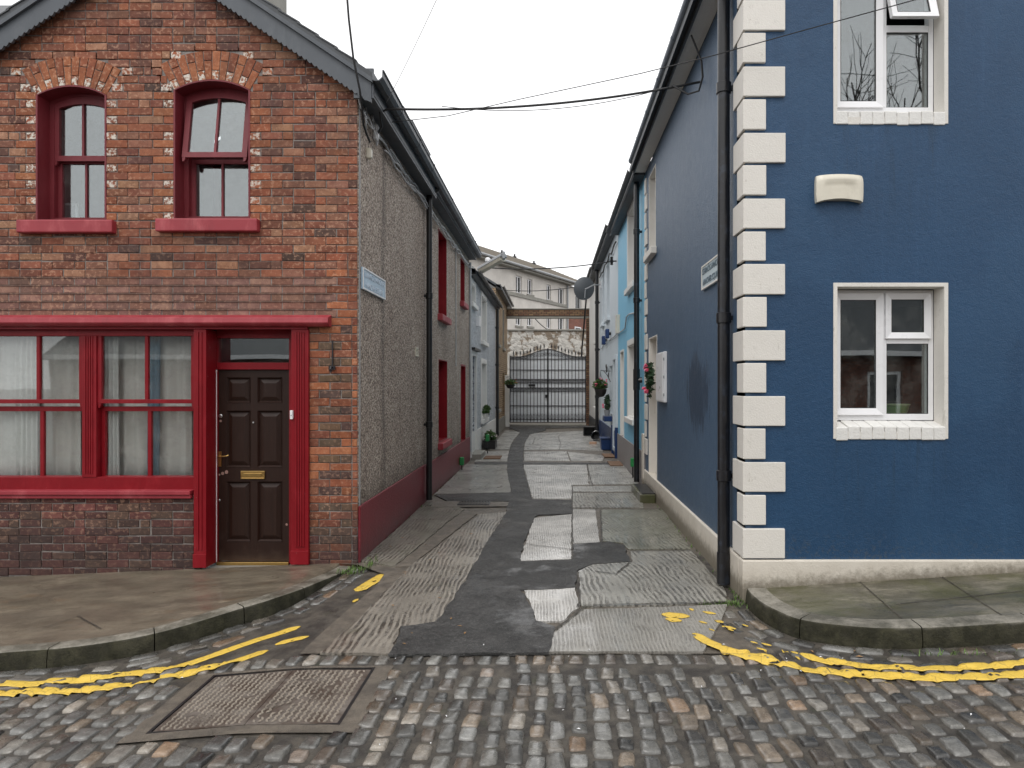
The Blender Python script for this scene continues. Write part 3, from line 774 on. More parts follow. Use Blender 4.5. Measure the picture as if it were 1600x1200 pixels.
# dark cracks
def crack(px_pts, w=.012, z=.0135):
    pts = [Vector((*gp(*p, zoff=z, zf=lambda x: 0.0), 0)) for p in px_pts]; d = []
    for a, b in zip(pts, pts[1:]):
        n = max(2, int((b-a).length/.05))
        d += [a.lerp(b, k/n) for k in range(n)]
    d.append(pts[-1]); Lf = []; Rt = []
    for i, p in enumerate(d):
        t = (d[min(i+1,len(d)-1)] - d[max(i-1,0)]).normalized(); nr = Vector((-t.y, t.x, 0))
        p = p + nr*mnoise.noise((p.x*9, p.y*9, 2))*.02; ww = w*(.5 + abs(mnoise.noise((p.x*6, p.y*6, 8))))
        Lf.append((p.x+nr.x*ww, p.y+nr.y*ww, z)); Rt.append((p.x-nr.x*ww, p.y-nr.y*ww, z))
    n = len(d); return MB().add(Lf+Rt, [(i, i+1, n+i+1, n+i) for i in range(n-1)]).build('crack', M['grit'], kind='structure')
for c in ([(826,679),(836,684),(832,694),(846,697),(842,703)], [(878,676),(872,682),(876,692),(874,702)], [(894,758),(894,873)], [(925,757),(917,726)], [(905,947),(903,893)],
          [(816,849),(894,858)], [(868,984),(915,945),(1136,940)], [(986,877),(962,896),(930,892)], [(894,795),(1037,795)], [(982,860),(1080,859)], [(938,796),(940,847)], [(894,769),(1002,769)]): crack(c)

# --- pavements with kerbs
def pavement(name, K, wallpts, zw, hk, mat, kmat, joints=(), kw=.13):
    n = len(K); top = MB(); kb = MB()
    inner = []
    for i, p in enumerate(K):
        t = (K[min(i+1,n-1)] - K[max(i-1,0)]).normalized(); nr = Vector((-t.y, t.x, 0))
        inner.append(p + nr*kw)
    zt = [zs(p.x) - .01 + hk(i/(n-1), p) for i, p in enumerate(K)]
    W = [wallpts(i/(n-1), p) for i, p in enumerate(inner)]
    rows = 10; vs = []
    for i in range(n):
        for j in range(rows+1):
            f = j/rows; q = inner[i].lerp(Vector((*W[i], 0)), f); z = zt[i]*(1-f) + zw(W[i][0])*f
            vs.append((q.x, q.y, z + .002))
    top.add(vs, [(i*(rows+1)+j, (i+1)*(rows+1)+j, (i+1)*(rows+1)+j+1, i*(rows+1)+j+1) for i in range(n-1) for j in range(rows)])
    top.build(name, mat, smooth='all', kind='structure')
    # kerb stones, each with an arrised edge and a joint
    s = 0
    while s < n-2:
        e = min(n-1, s + rnd.randint(13, 18))
        if n-1-e < 6: e = n-1
        prof = lambda i, sh: [(K[i], zt[i]-.30), (K[i] + (inner[i]-K[i])*-.04, zt[i]-.09), (K[i] + (inner[i]-K[i])*.02, zt[i]-.022), (K[i] + (inner[i]-K[i])*.06, zt[i]-.006), (K[i] + (inner[i]-K[i])*.16, zt[i]+.001), (inner[i], zt[i]+.004), (inner[i], zt[i]-.1)]
        vs = []; idx = list(range(s, e+1)); m = 7
        for q, i in enumerate(idx):
            for (p, z) in prof(i, 0):
                vs.append((p.x, p.y, z))
        # draw the joint: pull the end rings in a little
        if len(idx) > 3:
            for k in range(m):
                a = Vector(vs[k]); b = Vector(vs[m+k]); vs[k] = tuple(a.lerp(b, .08))
                a = Vector(vs[(len(idx)-1)*m+k]); b = Vector(vs[(len(idx)-2)*m+k]); vs[(len(idx)-1)*m+k] = tuple(a.lerp(b, .08))
        kb.add(vs, [(q*m+k, (q+1)*m+k, (q+1)*m+(k+1)%m, q*m+(k+1)%m) for q in range(len(idx)-1) for k in range(m)] + [tuple(range(m)), tuple((len(idx)-1)*m+k for k in range(m-1,-1,-1))])
        s = e
    kb.build('kerb', kmat, smooth=True, kind='structure')
    # joints between flags: thin dark grooves
    if joints:
        jm = MB()
        for (p0, p1, w) in joints:
            a, b = Vector(p0), Vector(p1); t = (b-a).normalized(); nr = Vector((-t.y, t.x, 0))*w
            N = max(3, int((b-a).length/.06)); L = [a.lerp(b, k/N) for k in range(N+1)]
            def zat(q):
                i = min(range(n), key=lambda i: (K[i].x-q.x)**2 + (K[i].y-q.y)**2 if False else abs((inner[i].lerp(Vector((*W[i],0)), .5)).x - q.x) + 0*i)
                d = (Vector((*W[i],0)) - inner[i]); f = max(0, min(1, (q-inner[i]).dot(d)/max(d.length_squared,1e-9)))
                return zt[i]*(1-f) + zw(W[i][0])*f + .006
            zz = [zat(q) for q in L]
            vs = [(q.x+nr.x, q.y+nr.y, z) for q, z in zip(L, zz)] + [(q.x-nr.x, q.y-nr.y, z) for q, z in zip(L, zz)]
            m = len(L); jm.add(vs, [(k, k+1, m+k+1, m+k) for k in range(m-1)])
        jm.build('flag_joint', M['grit'], kind='structure')
def wl(f, p): return (min(p.x*1.0 - .9*max(0, (-2.6-p.x))*.25, -1.99), 7.0)
def wr(f, p): return (max(1.645, p.x), 5.79)
KLs = [p for p in KLc]
def hL(f, p):                    # kerb height, dying out at the corner
    d = (KLc[-1] - p).length
    return max(.012, min(.125, .125*(d - .12)/1.25)) if d < 1.5 else .125
zwL = lambda x: max(-.18, .041*(x + 2.0)) if x < -2 else 0.0
zwR = lambda x: .097 + .062*(x - 1.64)
jl = [(gp(66,985,0,lambda x:-.09), gp(122,963,0,lambda x:-.07), .003), (gp(122,963,0,lambda x:-.07), gp(158,992,0,lambda x:-.08), .006)]
jl = [((*a,0),(*b,0),w) for a,b,w in jl]
pavement('pavement', KLc, wl, zwL, hL, M['paveL'], M['kerb'], jl)
def R3(px, py, z): return (*gp(px, py, 0, lambda x: z), 0)
jr = [(R3(1335,905,.14), R3(1410,966,.18), .005), (R3(1460,898,.18), R3(1565,962,.2), .005), (R3(1400,945,.17), R3(1640,926,.2), .005)]
pavement('pavement', KRc, wr, zwR, lambda f, p: .135, M['paveR'], M['kerb'], jr, .16)

# --- yellow lines: thick old paint lying over the stones, flaked at the edges
def paint(px_pts, w, seed, gaps=0.0, name='yellow_line'):
    pts = resample([gp(*p) for p in px_pts], .018); mb = MB(); nw = max(3, int(2*w/.014)); rows = []
    for i, p in enumerate(pts):
        t = (pts[min(i+1,len(pts)-1)] - pts[max(i-1,0)]).normalized(); nr = Vector((-t.y, t.x, 0)); row = []
        e1 = 1 + .22*mnoise.noise((p.x*7, p.y*7, seed)) + .12*mnoise.noise((p.x*26, p.y*26, seed+2)); e2 = 1 + .22*mnoise.noise((p.x*7, p.y*7, seed+9)) + .12*mnoise.noise((p.x*26, p.y*26, seed+5))
        end = min(1, (min(i, len(pts)-1-i)+1)/4)
        for k in range(nw+1):
            f = -e1*end + (e1+e2)*end*k/nw; q = p + nr*(f*w); row.append((q.x, q.y))
        rows.append(row)
    V = []; Hs = []
    for row in rows:
        for (x, y) in row:
            hh = max(hgt(x+dx, y+dy) for dx in (-.012,0,.012) for dy in (-.012,0,.012)); top = zs(x) - .0165 if not (y > 4.67 and -1.3 < x < 1.72) else .0075
            V.append((x, y, max(hh, top) + .0022)); Hs.append(hgt(x, y) - zs(x))
    n = nw+1; F = []
    for i in range(len(rows)-1):
        for k in range(nw):
            x, y = rows[i][k]
            if gaps and mnoise.noise((x*11, y*11, seed+20)) < -1 + gaps*1.35 and mnoise.noise((x*11, y*11, seed+20)) < -.5 + gaps: continue
            if mnoise.noise((x*19, y*19, seed+31)) < -.58: continue
            if y < 4.66 and hgt(x, y) < zs(x) - .015 and mnoise.noise((x*5, y*5, seed+41)) > .42: continue
            F.append((i*n+k, (i+1)*n+k, (i+1)*n+k+1, i*n+k+1))
    mb.add(V, F)
    o = mb.build(name, M['yellow'], smooth='all', recalc=False, kind='structure')
    so = o.modifiers.new('paint film', 'SOLIDIFY'); so.thickness = .0018; so.offset = -1
paint([(-90,1078),(0,1069),(120,1060),(200,1053),(280,1038),(380,1004),(430,988),(470,975)], .046, 1)
paint([(-90,1093),(0,1083),(140,1076),(240,1060),(330,1041),(420,1012)], .044, 2)
paint([(430,1004),(455,997),(486,990)], .038, 3)
paint([(558,921),(582,906),(604,893)], .066, 4); paint([(552,938),(560,932)], .03, 4.5)
paint([(507,983),(516,978)], .03, 5); paint([(628,893),(640,890)], .03, 6)
paint([(1084,991),(1110,1006),(1150,1021),(1200,1031),(1250,1042),(1300,1049),(1400,1056),(1500,1057),(1600,1052),(1720,1047)], .047, 8)
paint([(1150,1019),(1180,1024),(1215,1031)], .06, 8.5)
paint([(1250,1021),(1290,1031),(1370,1042),(1480,1043),(1600,1034),(1720,1027)], .043, 9)
for k, (px, py, dx, w) in enumerate([(1034,961,46,.058),(1040,968,26,.05),(1098,957,22,.032),(1092,972,14,.022),(1117,971,16,.035),(1128,980,22,.03),(1160,976,12,.02),(1173,1003,14,.02),(1190,1005,17,.024),(1182,1013,18,.018),
        (1137,984,12,.02),(1108,984,10,.016),(1236,1017,12,.022),(1243,1024,9,.02),(1222,1015,10,.014),(1078,952,6,.03)]):
    paint([(px, py), (px+dx/2, py+2), (px+dx, py+4)], w, 12+k*1.7)
orange = painted('worn_orange_paint', (.20,.10,.03), .7, (.1,.08,.05), .9)

# --- steel access cover with its screed surround
z0 = -.012
sur = MB(); n_ = 0
for (a,b,c,d) in ((SURR[0],SURR[1],SURR[2],COVER[2]-.02),(SURR[0],SURR[1],COVER[3]+.02,SURR[3]),(SURR[0],COVER[0]-.02,COVER[2]-.02,COVER[3]+.02),(COVER[1]+.02,SURR[1],COVER[2]-.02,COVER[3]+.02)):
    nx = 6
    for i in range(nx):
        x0, x1 = a+(b-a)*i/nx, a+(b-a)*(i+1)/nx
        sur.add([(x0,c,zs(x0)-.008),(x1,c,zs(x1)-.008),(x1,d,zs(x1)-.008),(x0,d,zs(x0)-.008)], [(0,1,2,3)])
sur.build('screed_surround', M['smear'], kind='structure')
tcov = thing('access_cover', 'worn steel chequer plate cover of two hatches set among the setts', 'manhole cover', ((COVER[0]+COVER[1])/2, (COVER[2]+COVER[3])/2, -.03))
def TC(u, v, w): return (u, v, zs(u)*1.0 - w)
fr = MB()
fr.frame(TC, COVER[0]-.022, COVER[1]+.022, COVER[2]-.022, COVER[3]+.022, .018, .006, .05)
fr.build('cover_frame', M['black'], tcov)
midx = (COVER[0]+COVER[1])/2
for h, (a, b) in enumerate(((COVER[0], midx-.002), (midx+.002, COVER[1]))):
    pl = MB(); pl.tbox(TC, a, b, COVER[2], COVER[3], .012, .05)
    p = pl.build('hatch_plate', M['plate'], tcov)
    pads = MB(); nx = int((b-a-.03)/.034); nyy = int((COVER[3]-COVER[2]-.03)/.026)
    for i in range(nx):
        for j in range(nyy):
            cx = a+.02+(i+.5)*(b-a-.04)/nx; cy = COVER[2]+.015+(j+.5)*(COVER[3]-COVER[2]-.03)/nyy
            fx, fy = (cx-a)/(b-a), (cy-COVER[2])/(COVER[3]-COVER[2])
            if h == 1 and abs(fx-fy) < .03: continue
            if any(abs(fx-q) < .09 and abs(fy-r) < .025 for q, r in ((.25,.25),(.75,.5),(.3,.78))): continue
            s = 1 if (i+j) % 2 else -1; l, w = .017, .0078; ca, sa = math.cos(s*.8), math.sin(s*.8); zz = zs(cx)-.012
            q = [(l,0),(0,w),(-l,0),(0,-w)]
            vs = [(cx+u*ca-v*sa, cy+u*sa+v*ca, zz-.001) for u, v in q] + [(cx+.62*(u*ca-v*sa), cy+.62*(u*sa+v*ca), zz+.006) for u, v in q]
            pads.add(vs, [(4,5,6,7)] + [(k,(k+1)%4,4+(k+1)%4,4+k) for k in range(4)])
    pads.build('tread_pattern', M['pad'], p, recalc=False)

# --- gully grate in the lane
gx, gy = gp(741, 787, .0, lambda x: 0.0)
tg = thing('gully_grate', 'cast iron gully grate sunk in concrete near the brown wall', 'drain', (gx, gy, 0))
MB().add([(gx-.62,gy-.35,.007),(gx+.95,gy-.22,.007),(gx+.98,gy+.12,.007),(gx-.6,gy+.2,.007)], [(0,1,2,3)]).build('gully_surround', M['smear'], kind='structure')
f = MB().frame(lambda u,v,w:(u,v,w), gx-.24, gx+.24, gy-.17, gy+.17, .03, .016, -.05); f.build('grate_frame', M['black'], tg)
b = MB()
for i in range(9): b.box(gx-.19+i*.045, gx-.165+i*.045, gy-.14, gy+.14, .005, .018)
b.build('grate_bars', M['black'], tg)
MB().box(gx-.21, gx+.21, gy-.14, gy+.14, -.009, -.004).build('drain_pit', M['gasket'], tg)

# ================================================================== BRICK CORNER HOUSE
bh = thing('brick_house', 'red brick corner house with a gable, shop window and dark panelled door', 'house', (-4.1, 8.8, -.05))
GX, GZ, GS = -4.1, 6.34, .67     # gable: ridge x, wall apex height, slope
XW0 = -6.2
F7 = TF(7.0)
Wn = [dict(x0=LX(57), x1=LX(166), z0=LZ(345), zs=LZ(149), rise=.10, tilt=0.0), dict(x0=LX(272), x1=LX(390.5), z0=LZ(343), zs=LZ(141), rise=.105, tilt=.12)]
for w in Wn:
    h = (w['x1']-w['x0'])/2; w['c'] = (w['x0']+w['x1'])/2; w['R'] = (h*h+w['rise']**2)/(2*w['rise']); w['a'] = math.asin(h/w['R']); w['cz'] = w['zs']+w['rise']-w['R']; w['R2'] = w['R']+.30
SHOPX, PIERX = LX(302), LX(482)  # shop opening: everything between the riser / pier
ZLIP0, ZLIP1 = LZ(510), LZ(493)
def subtract(iv, a, b):
    out = []
    for (p, q, l, r) in iv:
        if b <= p or a >= q: out.append((p, q, l, r)); continue
        if a > p: out.append((p, a, l, 'cut'))
        if b < q: out.append((b, q, 'cut', r))
    return out
def gable_iv(z):
    zz = z - (GZ - GS*(GX - XW0))
    a, b = XW0, XL - .008
    if zz > 0: a = max(a, XW0 + zz/GS); b = min(b, -1.998 - zz/GS)
    return [(a, b, 'e', 'e')] if b - a > .05 else []
def arch_x(w, z, Rr):
    d = z - w['cz']
    return math.sqrt(Rr*Rr - d*d) if abs(d) < Rr else 0
bk = MB(); mo = MB(); PIT = .0828; NB = 0
BRK = [((.25,.092,.055), 7), ((.29,.108,.058), 6), ((.21,.080,.052), 5), ((.14,.066,.050), 3), ((.10,.058,.046), 1), ((.34,.175,.105), 3), ((.25,.115,.075), 5)]
BK = [c for c, n in BRK for _ in range(n)]
ORANGE = [(.32,.112,.052), (.27,.090,.046), (.37,.14,.066), (.22,.075,.045), (.25,.10,.06)]
DARKB = [(.17,.062,.052), (.12,.05,.044), (.20,.075,.062), (.15,.09,.065), (.10,.052,.044)]
PANEL = [(.265,.140,.105), (.225,.122,.096), (.285,.158,.122), (.245,.120,.088)]
def brick(x0, x1, z0, z1, col, paint=0, rough=1.0):
    if x1 - x0 < .012: return
    f = -rnd.uniform(0, .0045)*rough; j = lambda: rnd.gauss(0, .002)*rough; e = .0045
    a0, a1, b0, b1 = x0+j(), x1+j(), z0+j(), z1+j(); sk = rnd.gauss(0, .0012)
    kk = rnd.uniform(.80, 1.2); bk.col = (*[min(1, c*kk*rnd.uniform(.96, 1.04)) for c in col], paint)
    o = [(a0,b0-sk),(a1,b0+sk),(a1,b1+sk),(a0,b1-sk)]; i = [(a0+e,b0-sk+e),(a1-e,b0+sk+e),(a1-e,b1+sk-e),(a0+e,b1-sk-e)]
    vs = [F7(u,v,.03) for u,v in o] + [F7(u,v,f+e*.8) for u,v in o] + [F7(u,v,f) for u,v in i]
    bk.add(vs, [(k,(k+1)%4,4+(k+1)%4,4+k) for k in range(4)] + [(4+k,4+(k+1)%4,8+(k+1)%4,8+k) for k in range(4)] + [(8,9,10,11)])
def zone(x, z):
    if z > ZLIP1 and z < LZ(432) and x < LX(519): return PANEL, .35
    if x > PIERX and z < ZLIP1+.02:
        return (DARKB if z < .35 and rnd.random() < .75 else ORANGE), 1
    if z < .8: return DARKB, 1.4
    if x > LX(519) and z < LZ(380): return ORANGE + BK[:3], 1
    return BK, 1
k = 0; z = -.30
while z < 6.4:
    z1 = z + PIT - .0095; zm = (z+z1)/2
    iv = gable_iv(z1)
    if zm < LZ(769): iv = subtract(iv, SHOPX, PIERX)
    elif zm < ZLIP1: iv = subtract(iv, -7, PIERX)
    for w in Wn:
        if w['z0'] - .005 < zm < w['zs']: iv = subtract(iv, w['x0'], w['x1'])
        elif zm >= w['zs'] - .03 and zm < w['cz'] + w['R2']:
            t = math.tan(w['a'])
            half = min(arch_x(w, zm, w['R2']), (zm - w['cz'])*t + .004)
            if half > 0: iv = subtract(iv, w['c']-half-.008, w['c']+half+.008)
    for (a, b, l, r) in iv:
        if b - a < .03: continue
        even = k % 2 == 0
        x = a; first = True; seq = 0
        if even and l == 'cut' and z > 3.3:        # short closers by the window jambs carry old white paint
            c = rnd.choice(ORANGE); brick(x, min(b, x+.105), z, z1, c, rnd.uniform(.6,1) if rnd.random() < .8 else 0); x += .115
        endq = b
        if even and r == 'cut' and z > 3.3 and b - x > .14:
            brick(b-.105, b, z, z1, rnd.choice(ORANGE), 1 if rnd.random() < .85 else 0); endq = b - .115
        elif not even and z > 3.3 and z < 4.95 and b - x > .3:
            near = any(abs(x-w['x1']) < .02 for w in Wn); near2 = any(abs(endq-w['x0']) < .02 for w in Wn)
            if near: brick(x, x+.215, z, z1, rnd.choice(ORANGE)); x += .225
            if near2 and endq - x > .25: brick(endq-.215, endq, z, z1, rnd.choice(ORANGE)); endq -= .225
        pier = b - a < .6
        if not pier and l != 'cut': x0g = math.floor((x + 50)/.225)*.225 - 50 + (.1125 if even else 0) - .225
        else: x0g = x
        xx = x0g
        while xx < endq - .01:
            if pier and even: L = (.1025, .215, .1025, .1025)[seq % 4]
            elif even and (k % 4 == 0): L = .215 if seq % 2 == 0 else .1025
            else: L = .215
            p, q = max(xx, x), min(xx + L, endq)
            if endq - q < .045: q = endq
            cols, rg = zone((p+q)/2, zm); c = rnd.choice(cols)
            if pier and even and 0 < seq < 3 and rnd.random() < .7: c = rnd.choice([(.13,.09,.06),(.10,.06,.05),(.16,.10,.06)])
            if q - p > .02:
                brick(p, q, z, z1, c, 0, rg)
            xx += L + .0095; seq += 1
            if q >= endq: break
        # mortar bed behind this course
        dm = .0075 if not (ZLIP1 < zm < LZ(432)) else .004
        mo.box(a, b, 7+dm, 7.20, z-.005, z-.005+PIT)
        if ZLIP1 < zm < LZ(432): bk.col = (.16,.10,.08,0); bk.box(a, min(b, LX(519)), 6.9925, 7.006, z1-.003, z1+.0095)
    z += PIT; k += 1
for w in Wn:                                  # ring of orange voussoirs, two bricks deep, lower ends once painted white
    mo.prism(F7, [(w['c']+s*Rr*math.sin(w['a']*t*1.16), w['cz']+Rr*math.cos(w['a']*t*1.16)) for Rr, s, seq in ((w['R'],1,range(-8,9)),(w['R2']+.07,1,range(8,-9,-1))) for t in [i/8 for i in seq]], .0075, .2)
    n = 12
    for i in range(n):
        t0 = -w['a'] + 2*w['a']*i/n; t1 = -w['a'] + 2*w['a']*(i+1)/n; g = .005/w['R2']
        t0 += g; t1 -= g; split = .10 if i % 2 == 0 else .20
        for (ra, rb, pt) in ((w['R']+.004, w['R']+split-.004, 1 if i % 2 == 0 else 0), (w['R']+split+.004, w['R2'], 0)):
            kk = rnd.uniform(.85, 1.2); bk.col = (*[c*kk for c in rnd.choice(ORANGE[:3])], pt); f = -rnd.uniform(.001,.005); e = .004
            P = lambda r, t: (w['c']+r*math.sin(t), w['cz']+r*math.cos(t))
            o = [P(ra,t0),P(ra,t1),P(rb,t1),P(rb,t0)]; te = e/w['R2']; ii = [P(ra+e,t0+te),P(ra+e,t1-te),P(rb-e,t1-te),P(rb-e,t0+te)]
            vs = [F7(u,v,.03) for u,v in o]+[F7(u,v,f+e*.8) for u,v in o]+[F7(u,v,f) for u,v in ii]
            bk.add(vs, [(q,(q+1)%4,4+(q+1)%4,4+q) for q in range(4)]+[(4+q,4+(q+1)%4,8+(q+1)%4,8+q) for q in range(4)]+[(8,9,10,11)])
bk.build('brick_wall', M['brick'], bh, recalc=False)
mo.build('mortar_bed', M['mortar'], bh)
# the rest of the shell
sh = MB()
sh.box(XW0, XW0+.2, 7.21, 10.7, -.3, GZ-GS*(GX-XW0)-.06)
sh.prism(lambda u,v,w:(u,10.5+w,v), [(XW0+.21,-.3),(XL-.23,-.3),(XL-.23,4.72),(GX,GZ-.25),(XW0+.21,4.72)], 0, .18)
sh.box(XW0+.2, XL-.23, 7.22, 10.5, 2.72, 2.85)
sh.build('back_walls', M['room'], bh)
lw = MB(); wall(lw, TLL(XL), 7.012, 10.69, .57, 4.84, th=.22)
lw.build('pebbledash_wall', M['pebble'], bh)
MB().box(XL-.1, XL+.018, 7.02, 10.69, -.1, .575).build('plinth', M['redplinth'], bh, bevel=.008)
MB().box(XL-.018, XL+.009, 7.03, 7.052, .58, 4.76).build('corner_bead', M['grey'], bh)
# roof, fascia, soffit, gutter
def chevron(xr, zr, xa, xb, s, th=.06):
    return [(xa, zr-s*(xr-xa)), (xr, zr), (xb, zr-s*(xb-xr)), (xb, zr-s*(xb-xr)-th), (xr, zr-th), (xa, zr-s*(xr-xa)-th)]
ROOFZ = 6.50
roof = MB(); roof.prism(lambda u,v,w:(u,w,v), chevron(GX, ROOFZ, -6.42, -1.80, GS), 6.86, 10.69)
for i in range(12):                                  # slate courses stepping down both slopes
    for sg in (-1, 1):
        a, b = .02+i*.19, .02+(i+1)*.19+.03
        if b > 2.29: continue
        q = [(GX+sg*a, ROOFZ-GS*a+.004), (GX+sg*b, ROOFZ-GS*b+.020), (GX+sg*b, ROOFZ-GS*b+.006), (GX+sg*a, ROOFZ-GS*a-.01)]
        roof.prism(lambda u,v,w:(u,w,v), q, 6.85, 10.688)
ro = roof.build('roof', M['slate'], bh)
ch = MB(); ch.box(-4.35, -3.47, 8.3, 8.95, 5.9, 7.7); ch.box(-4.40, -3.42, 8.25, 9.0, 7.55, 7.66)
cho = ch.build('chimney', M['concrete'], ro, bevel=.01)
for x in (-4.1, -3.75):
    MB().lathe([(.10,0),(.115,.05),(.09,.1),(.085,.45),(.11,.5),(.11,.55),(.07,.56)], (x, 8.62, 7.7)).build('chimney_pot', M['terracotta'], ro, smooth=True)
bb = lambda s: [(GX + s*u, GZ + .16 - GS*u) for u in [2.24*i/24 for i in range(25)]]
for s in (-1, 1):                                    # scalloped bargeboards
    upp = [(GX+s*2.28*i/60, ROOFZ-.05-GS*2.28*i/60) for i in range(61)]
    low = []; n = 44
    for i in range(n):
        for q in range(5):
            t = (i + q/5)/n; u = 2.24*t
            low.append((GX+s*u, ROOFZ-.30-GS*u - .022*math.sin(math.pi*q/5)))
    low.append((GX+s*2.28, ROOFZ-.30-GS*2.28))
    b = MB(); P = upp + low[::-1]; b.prism(lambda u,v,w:(u,w,v), P, 6.885, 6.912); b.build('bargeboard', M['barge'], bh)
    b = MB(); b.prism(lambda u,v,w:(u,w,v), [(GX, ROOFZ-.052),(GX+s*2.3, ROOFZ-.052-GS*2.3),(GX+s*2.3, ROOFZ-.10-GS*2.3),(GX, ROOFZ-.10)], 6.855, 6.884); b.build('verge_board', M['barge'], bh)
MB().box(-1.985, -1.80, 6.9, 10.69, 4.76, 4.79).build('soffit', M['barge'], bh)
MB().box(-1.83, -1.805, 6.90, 10.69, 4.73, 4.97).build('fascia', M['barge'], bh)
MB().box(-2.0, -1.80, 6.897, 6.925, 4.72, 5.02).build('eaves_box', M['barge'], bh)
def gutter(parent, x, y0, y1, z, sgn, mat, square=True, name='gutter'):
    """an open trough: outer face, bottom and bead; sgn = side away from the wall"""
    m = MB(); w = .11; prof = [(0,.09),(0,0),(sgn*.03,-.012),(sgn*.075,-.012),(sgn*w,.025),(sgn*w,.085),(sgn*(w+.012),.085),(sgn*(w+.012),.098),(sgn*(w-.006),.098),(sgn*(w-.008),.03),(sgn*.07,0),(sgn*.03,0),(sgn*.008,.01),(sgn*.008,.09)] if square else \
        [(sgn*(.055-.055*math.cos(math.pi*i/8)), .055-.055*math.sin(math.pi*i/8)) for i in range(9)] + [(sgn*(.055-.047*math.cos(math.pi*i/8)), .055-.047*math.sin(math.pi*i/8)) for i in range(8,-1,-1)]
    m.prism(lambda u,v,w_:(x+u, w_, z+v), prof, y0, y1)
    yy = y0 + .9
    while yy < y1:                                   # unions and brackets
        p2 = [(a*1.06 + sgn*-.002, b*1.08-.004) for a, b in prof]
        m.prism(lambda u,v,w_:(x+u, w_, z+v), p2, yy, yy+.05); yy += 1.02
    return m.build(name, mat, parent)
gutter(bh, -1.802, 6.84, 10.69, 4.88, 1, M['barge'])
sk = MB(); sk.prism(lambda u,v,w:(u, w, v), [(-1.95,5.02),(-1.72,4.98),(-1.70,5.06),(-1.93,5.14)], 8.35, 9.6)
sk.build('roof_window', M['slate'], ro)

# upper windows
def upper_window(w, withframe):
    x0, x1, z0, zsp, rise = w['x0'], w['x1'], w['z0'], w['zs'], w['rise']
    ln = MB()                                         # painted reveal
    ln.ring(F7, arch(x0-.004, x1+.004, z0-.004, zsp, rise+.004), arch(x0+.014, x1-.014, z0+.014, zsp, rise-.012), -.006, .21)
    fw = .045; mt = M['redold']
    ln.ring(F7, arch(x0+.006, x1-.006, z0+.01, zsp, rise-.006), arch(x0+.016+fw, x1-.016-fw, z0+.07, zsp-.02, rise*.8), .165, .235)
    wo = ln.build('window', mt, bh)
    zm = LZ(247.5, 7.17); fx0, fx1 = x0+.012+fw, x1-.012-fw
    def Tt(u, v, wd):                                 # the upper sash may hang out at the bottom
        return (u, 7.0 + wd - w['tilt']*(1 - (v-zm)/(zsp+rise-zm))*(1 if w['tilt'] else 0), v)
    up = MB(); t = .05; rs = rise*.75
    up.ring(Tt, arch(fx0-.004, fx1+.004, zm-.028, zsp-.005, rs+.01), arch(fx0+t, fx1-t, zm+.028, zsp-.065, rs*.62), .17, .215, )
    mid = (fx0+fx1)/2
    up.tbox(Tt, mid-.011, mid+.011, zm+.02, zsp-.065+rs*.55, .172, .20)
    for hx in (fx0-.004, fx1-.036):                   # sash horns
        up.prism(Tt, [(hx+.004,zm-.026),(hx+.036,zm-.026),(hx+.034,zm-.05),(hx+.022,zm-.072),(hx+.008,zm-.072)], .172, .213)
    so_ = up.build('upper_sash', mt, wo)
    g = MB(); g.prism(Tt, arch(fx0+t-.006, fx1-t+.006, zm+.02, zsp-.062, rs*.62), .192, .197); g.build('pane', M['glass'], wo)
    lo = MB(); lo.frame(F7, fx0, fx1, z0+.012, zm+.004, t, .218, .262, tb=.075, tt=.045); lo.tbox(F7, mid-.011, mid+.011, z0+.08, zm-.04, .22, .25)
    lo.build('lower_sash', mt, wo)
    g = MB(); g.tbox(F7, fx0+t-.006, fx1-t+.006, z0+.08, zm-.035, .236, .241); g.build('pane', M['glass'], wo)
    s = MB(); a, b = x0-.155, x1+.105
    s.box(a, b, 6.925, 7.2, z0-.135, z0-.004)
    s.build('sill', M['redlip'], wo, bevel=.012)
    # dim room behind
    r = MB(); r.box(x0-.3, x1+.3, 8.6, 8.63, z0-.4, zsp+.4); r.build('room_back', M['room'], bh)
upper_window(Wn[0], True); upper_window(Wn[1], True)
pf = thing('picture_frame', 'white picture frame leaning behind the pane of the first arched window', 'picture frame', (LX(106, 7.4), 7.4, Wn[0]['z0']))
m = MB(); T_ = lambda u, v, w: (LX(100, 7.4)+u+v*-.12, 7.38+w+v*.15, Wn[0]['z0']+.03+v)
m.frame(T_, 0, .16, 0, .26, .02, 0, .02); m.build('frame', M['white'], pf)
MB().tbox(T_, .018, .142, .018, .242, .008, .014).build('backing_card', M['grey'], pf)

# shop front
YF = 7.03; TS = TF(YF); ZS0, ZS1 = LZ(768, YF), LZ(512, YF)
sw = MB(); xw0 = -6.0
ep = MB(); ep.col = (.22,.085,.055,0); ep.box(XW0, xw0, 7.0, 7.2, LZ(769), ZLIP1); ep.build('end_pier', M['brickplain'], bh)
mull0, mull1 = LX(127.5, YF), LX(150, YF); xe = LX(303, YF)
zb, zt = LZ(745, YF), LZ(525, YF)
wins = [(LX(-45, YF), mull0), (mull1, LX(303, YF))]
sw.box(xw0, xe, YF+.01, YF+.12, zt+.002, ZLIP1-.01)               # head
sw.box(xw0, xe, YF+.012, YF+.13, LZ(766, YF), zb-.004)            # bottom rail
sw.box(xw0, wins[0][0], YF+.015, YF+.12, zb-.004, zt+.002)
sw.box(mull0, mull1, YF+.004, YF+.12, zb-.004, zt+.002)
for q in range(4): sw.box(mull0+.03+q*.024, mull0+.042+q*.024, YF-.004, YF+.01, zb+.03, zt)
so_ = sw.build('shop_window', M['red'], bh, bevel=.003)
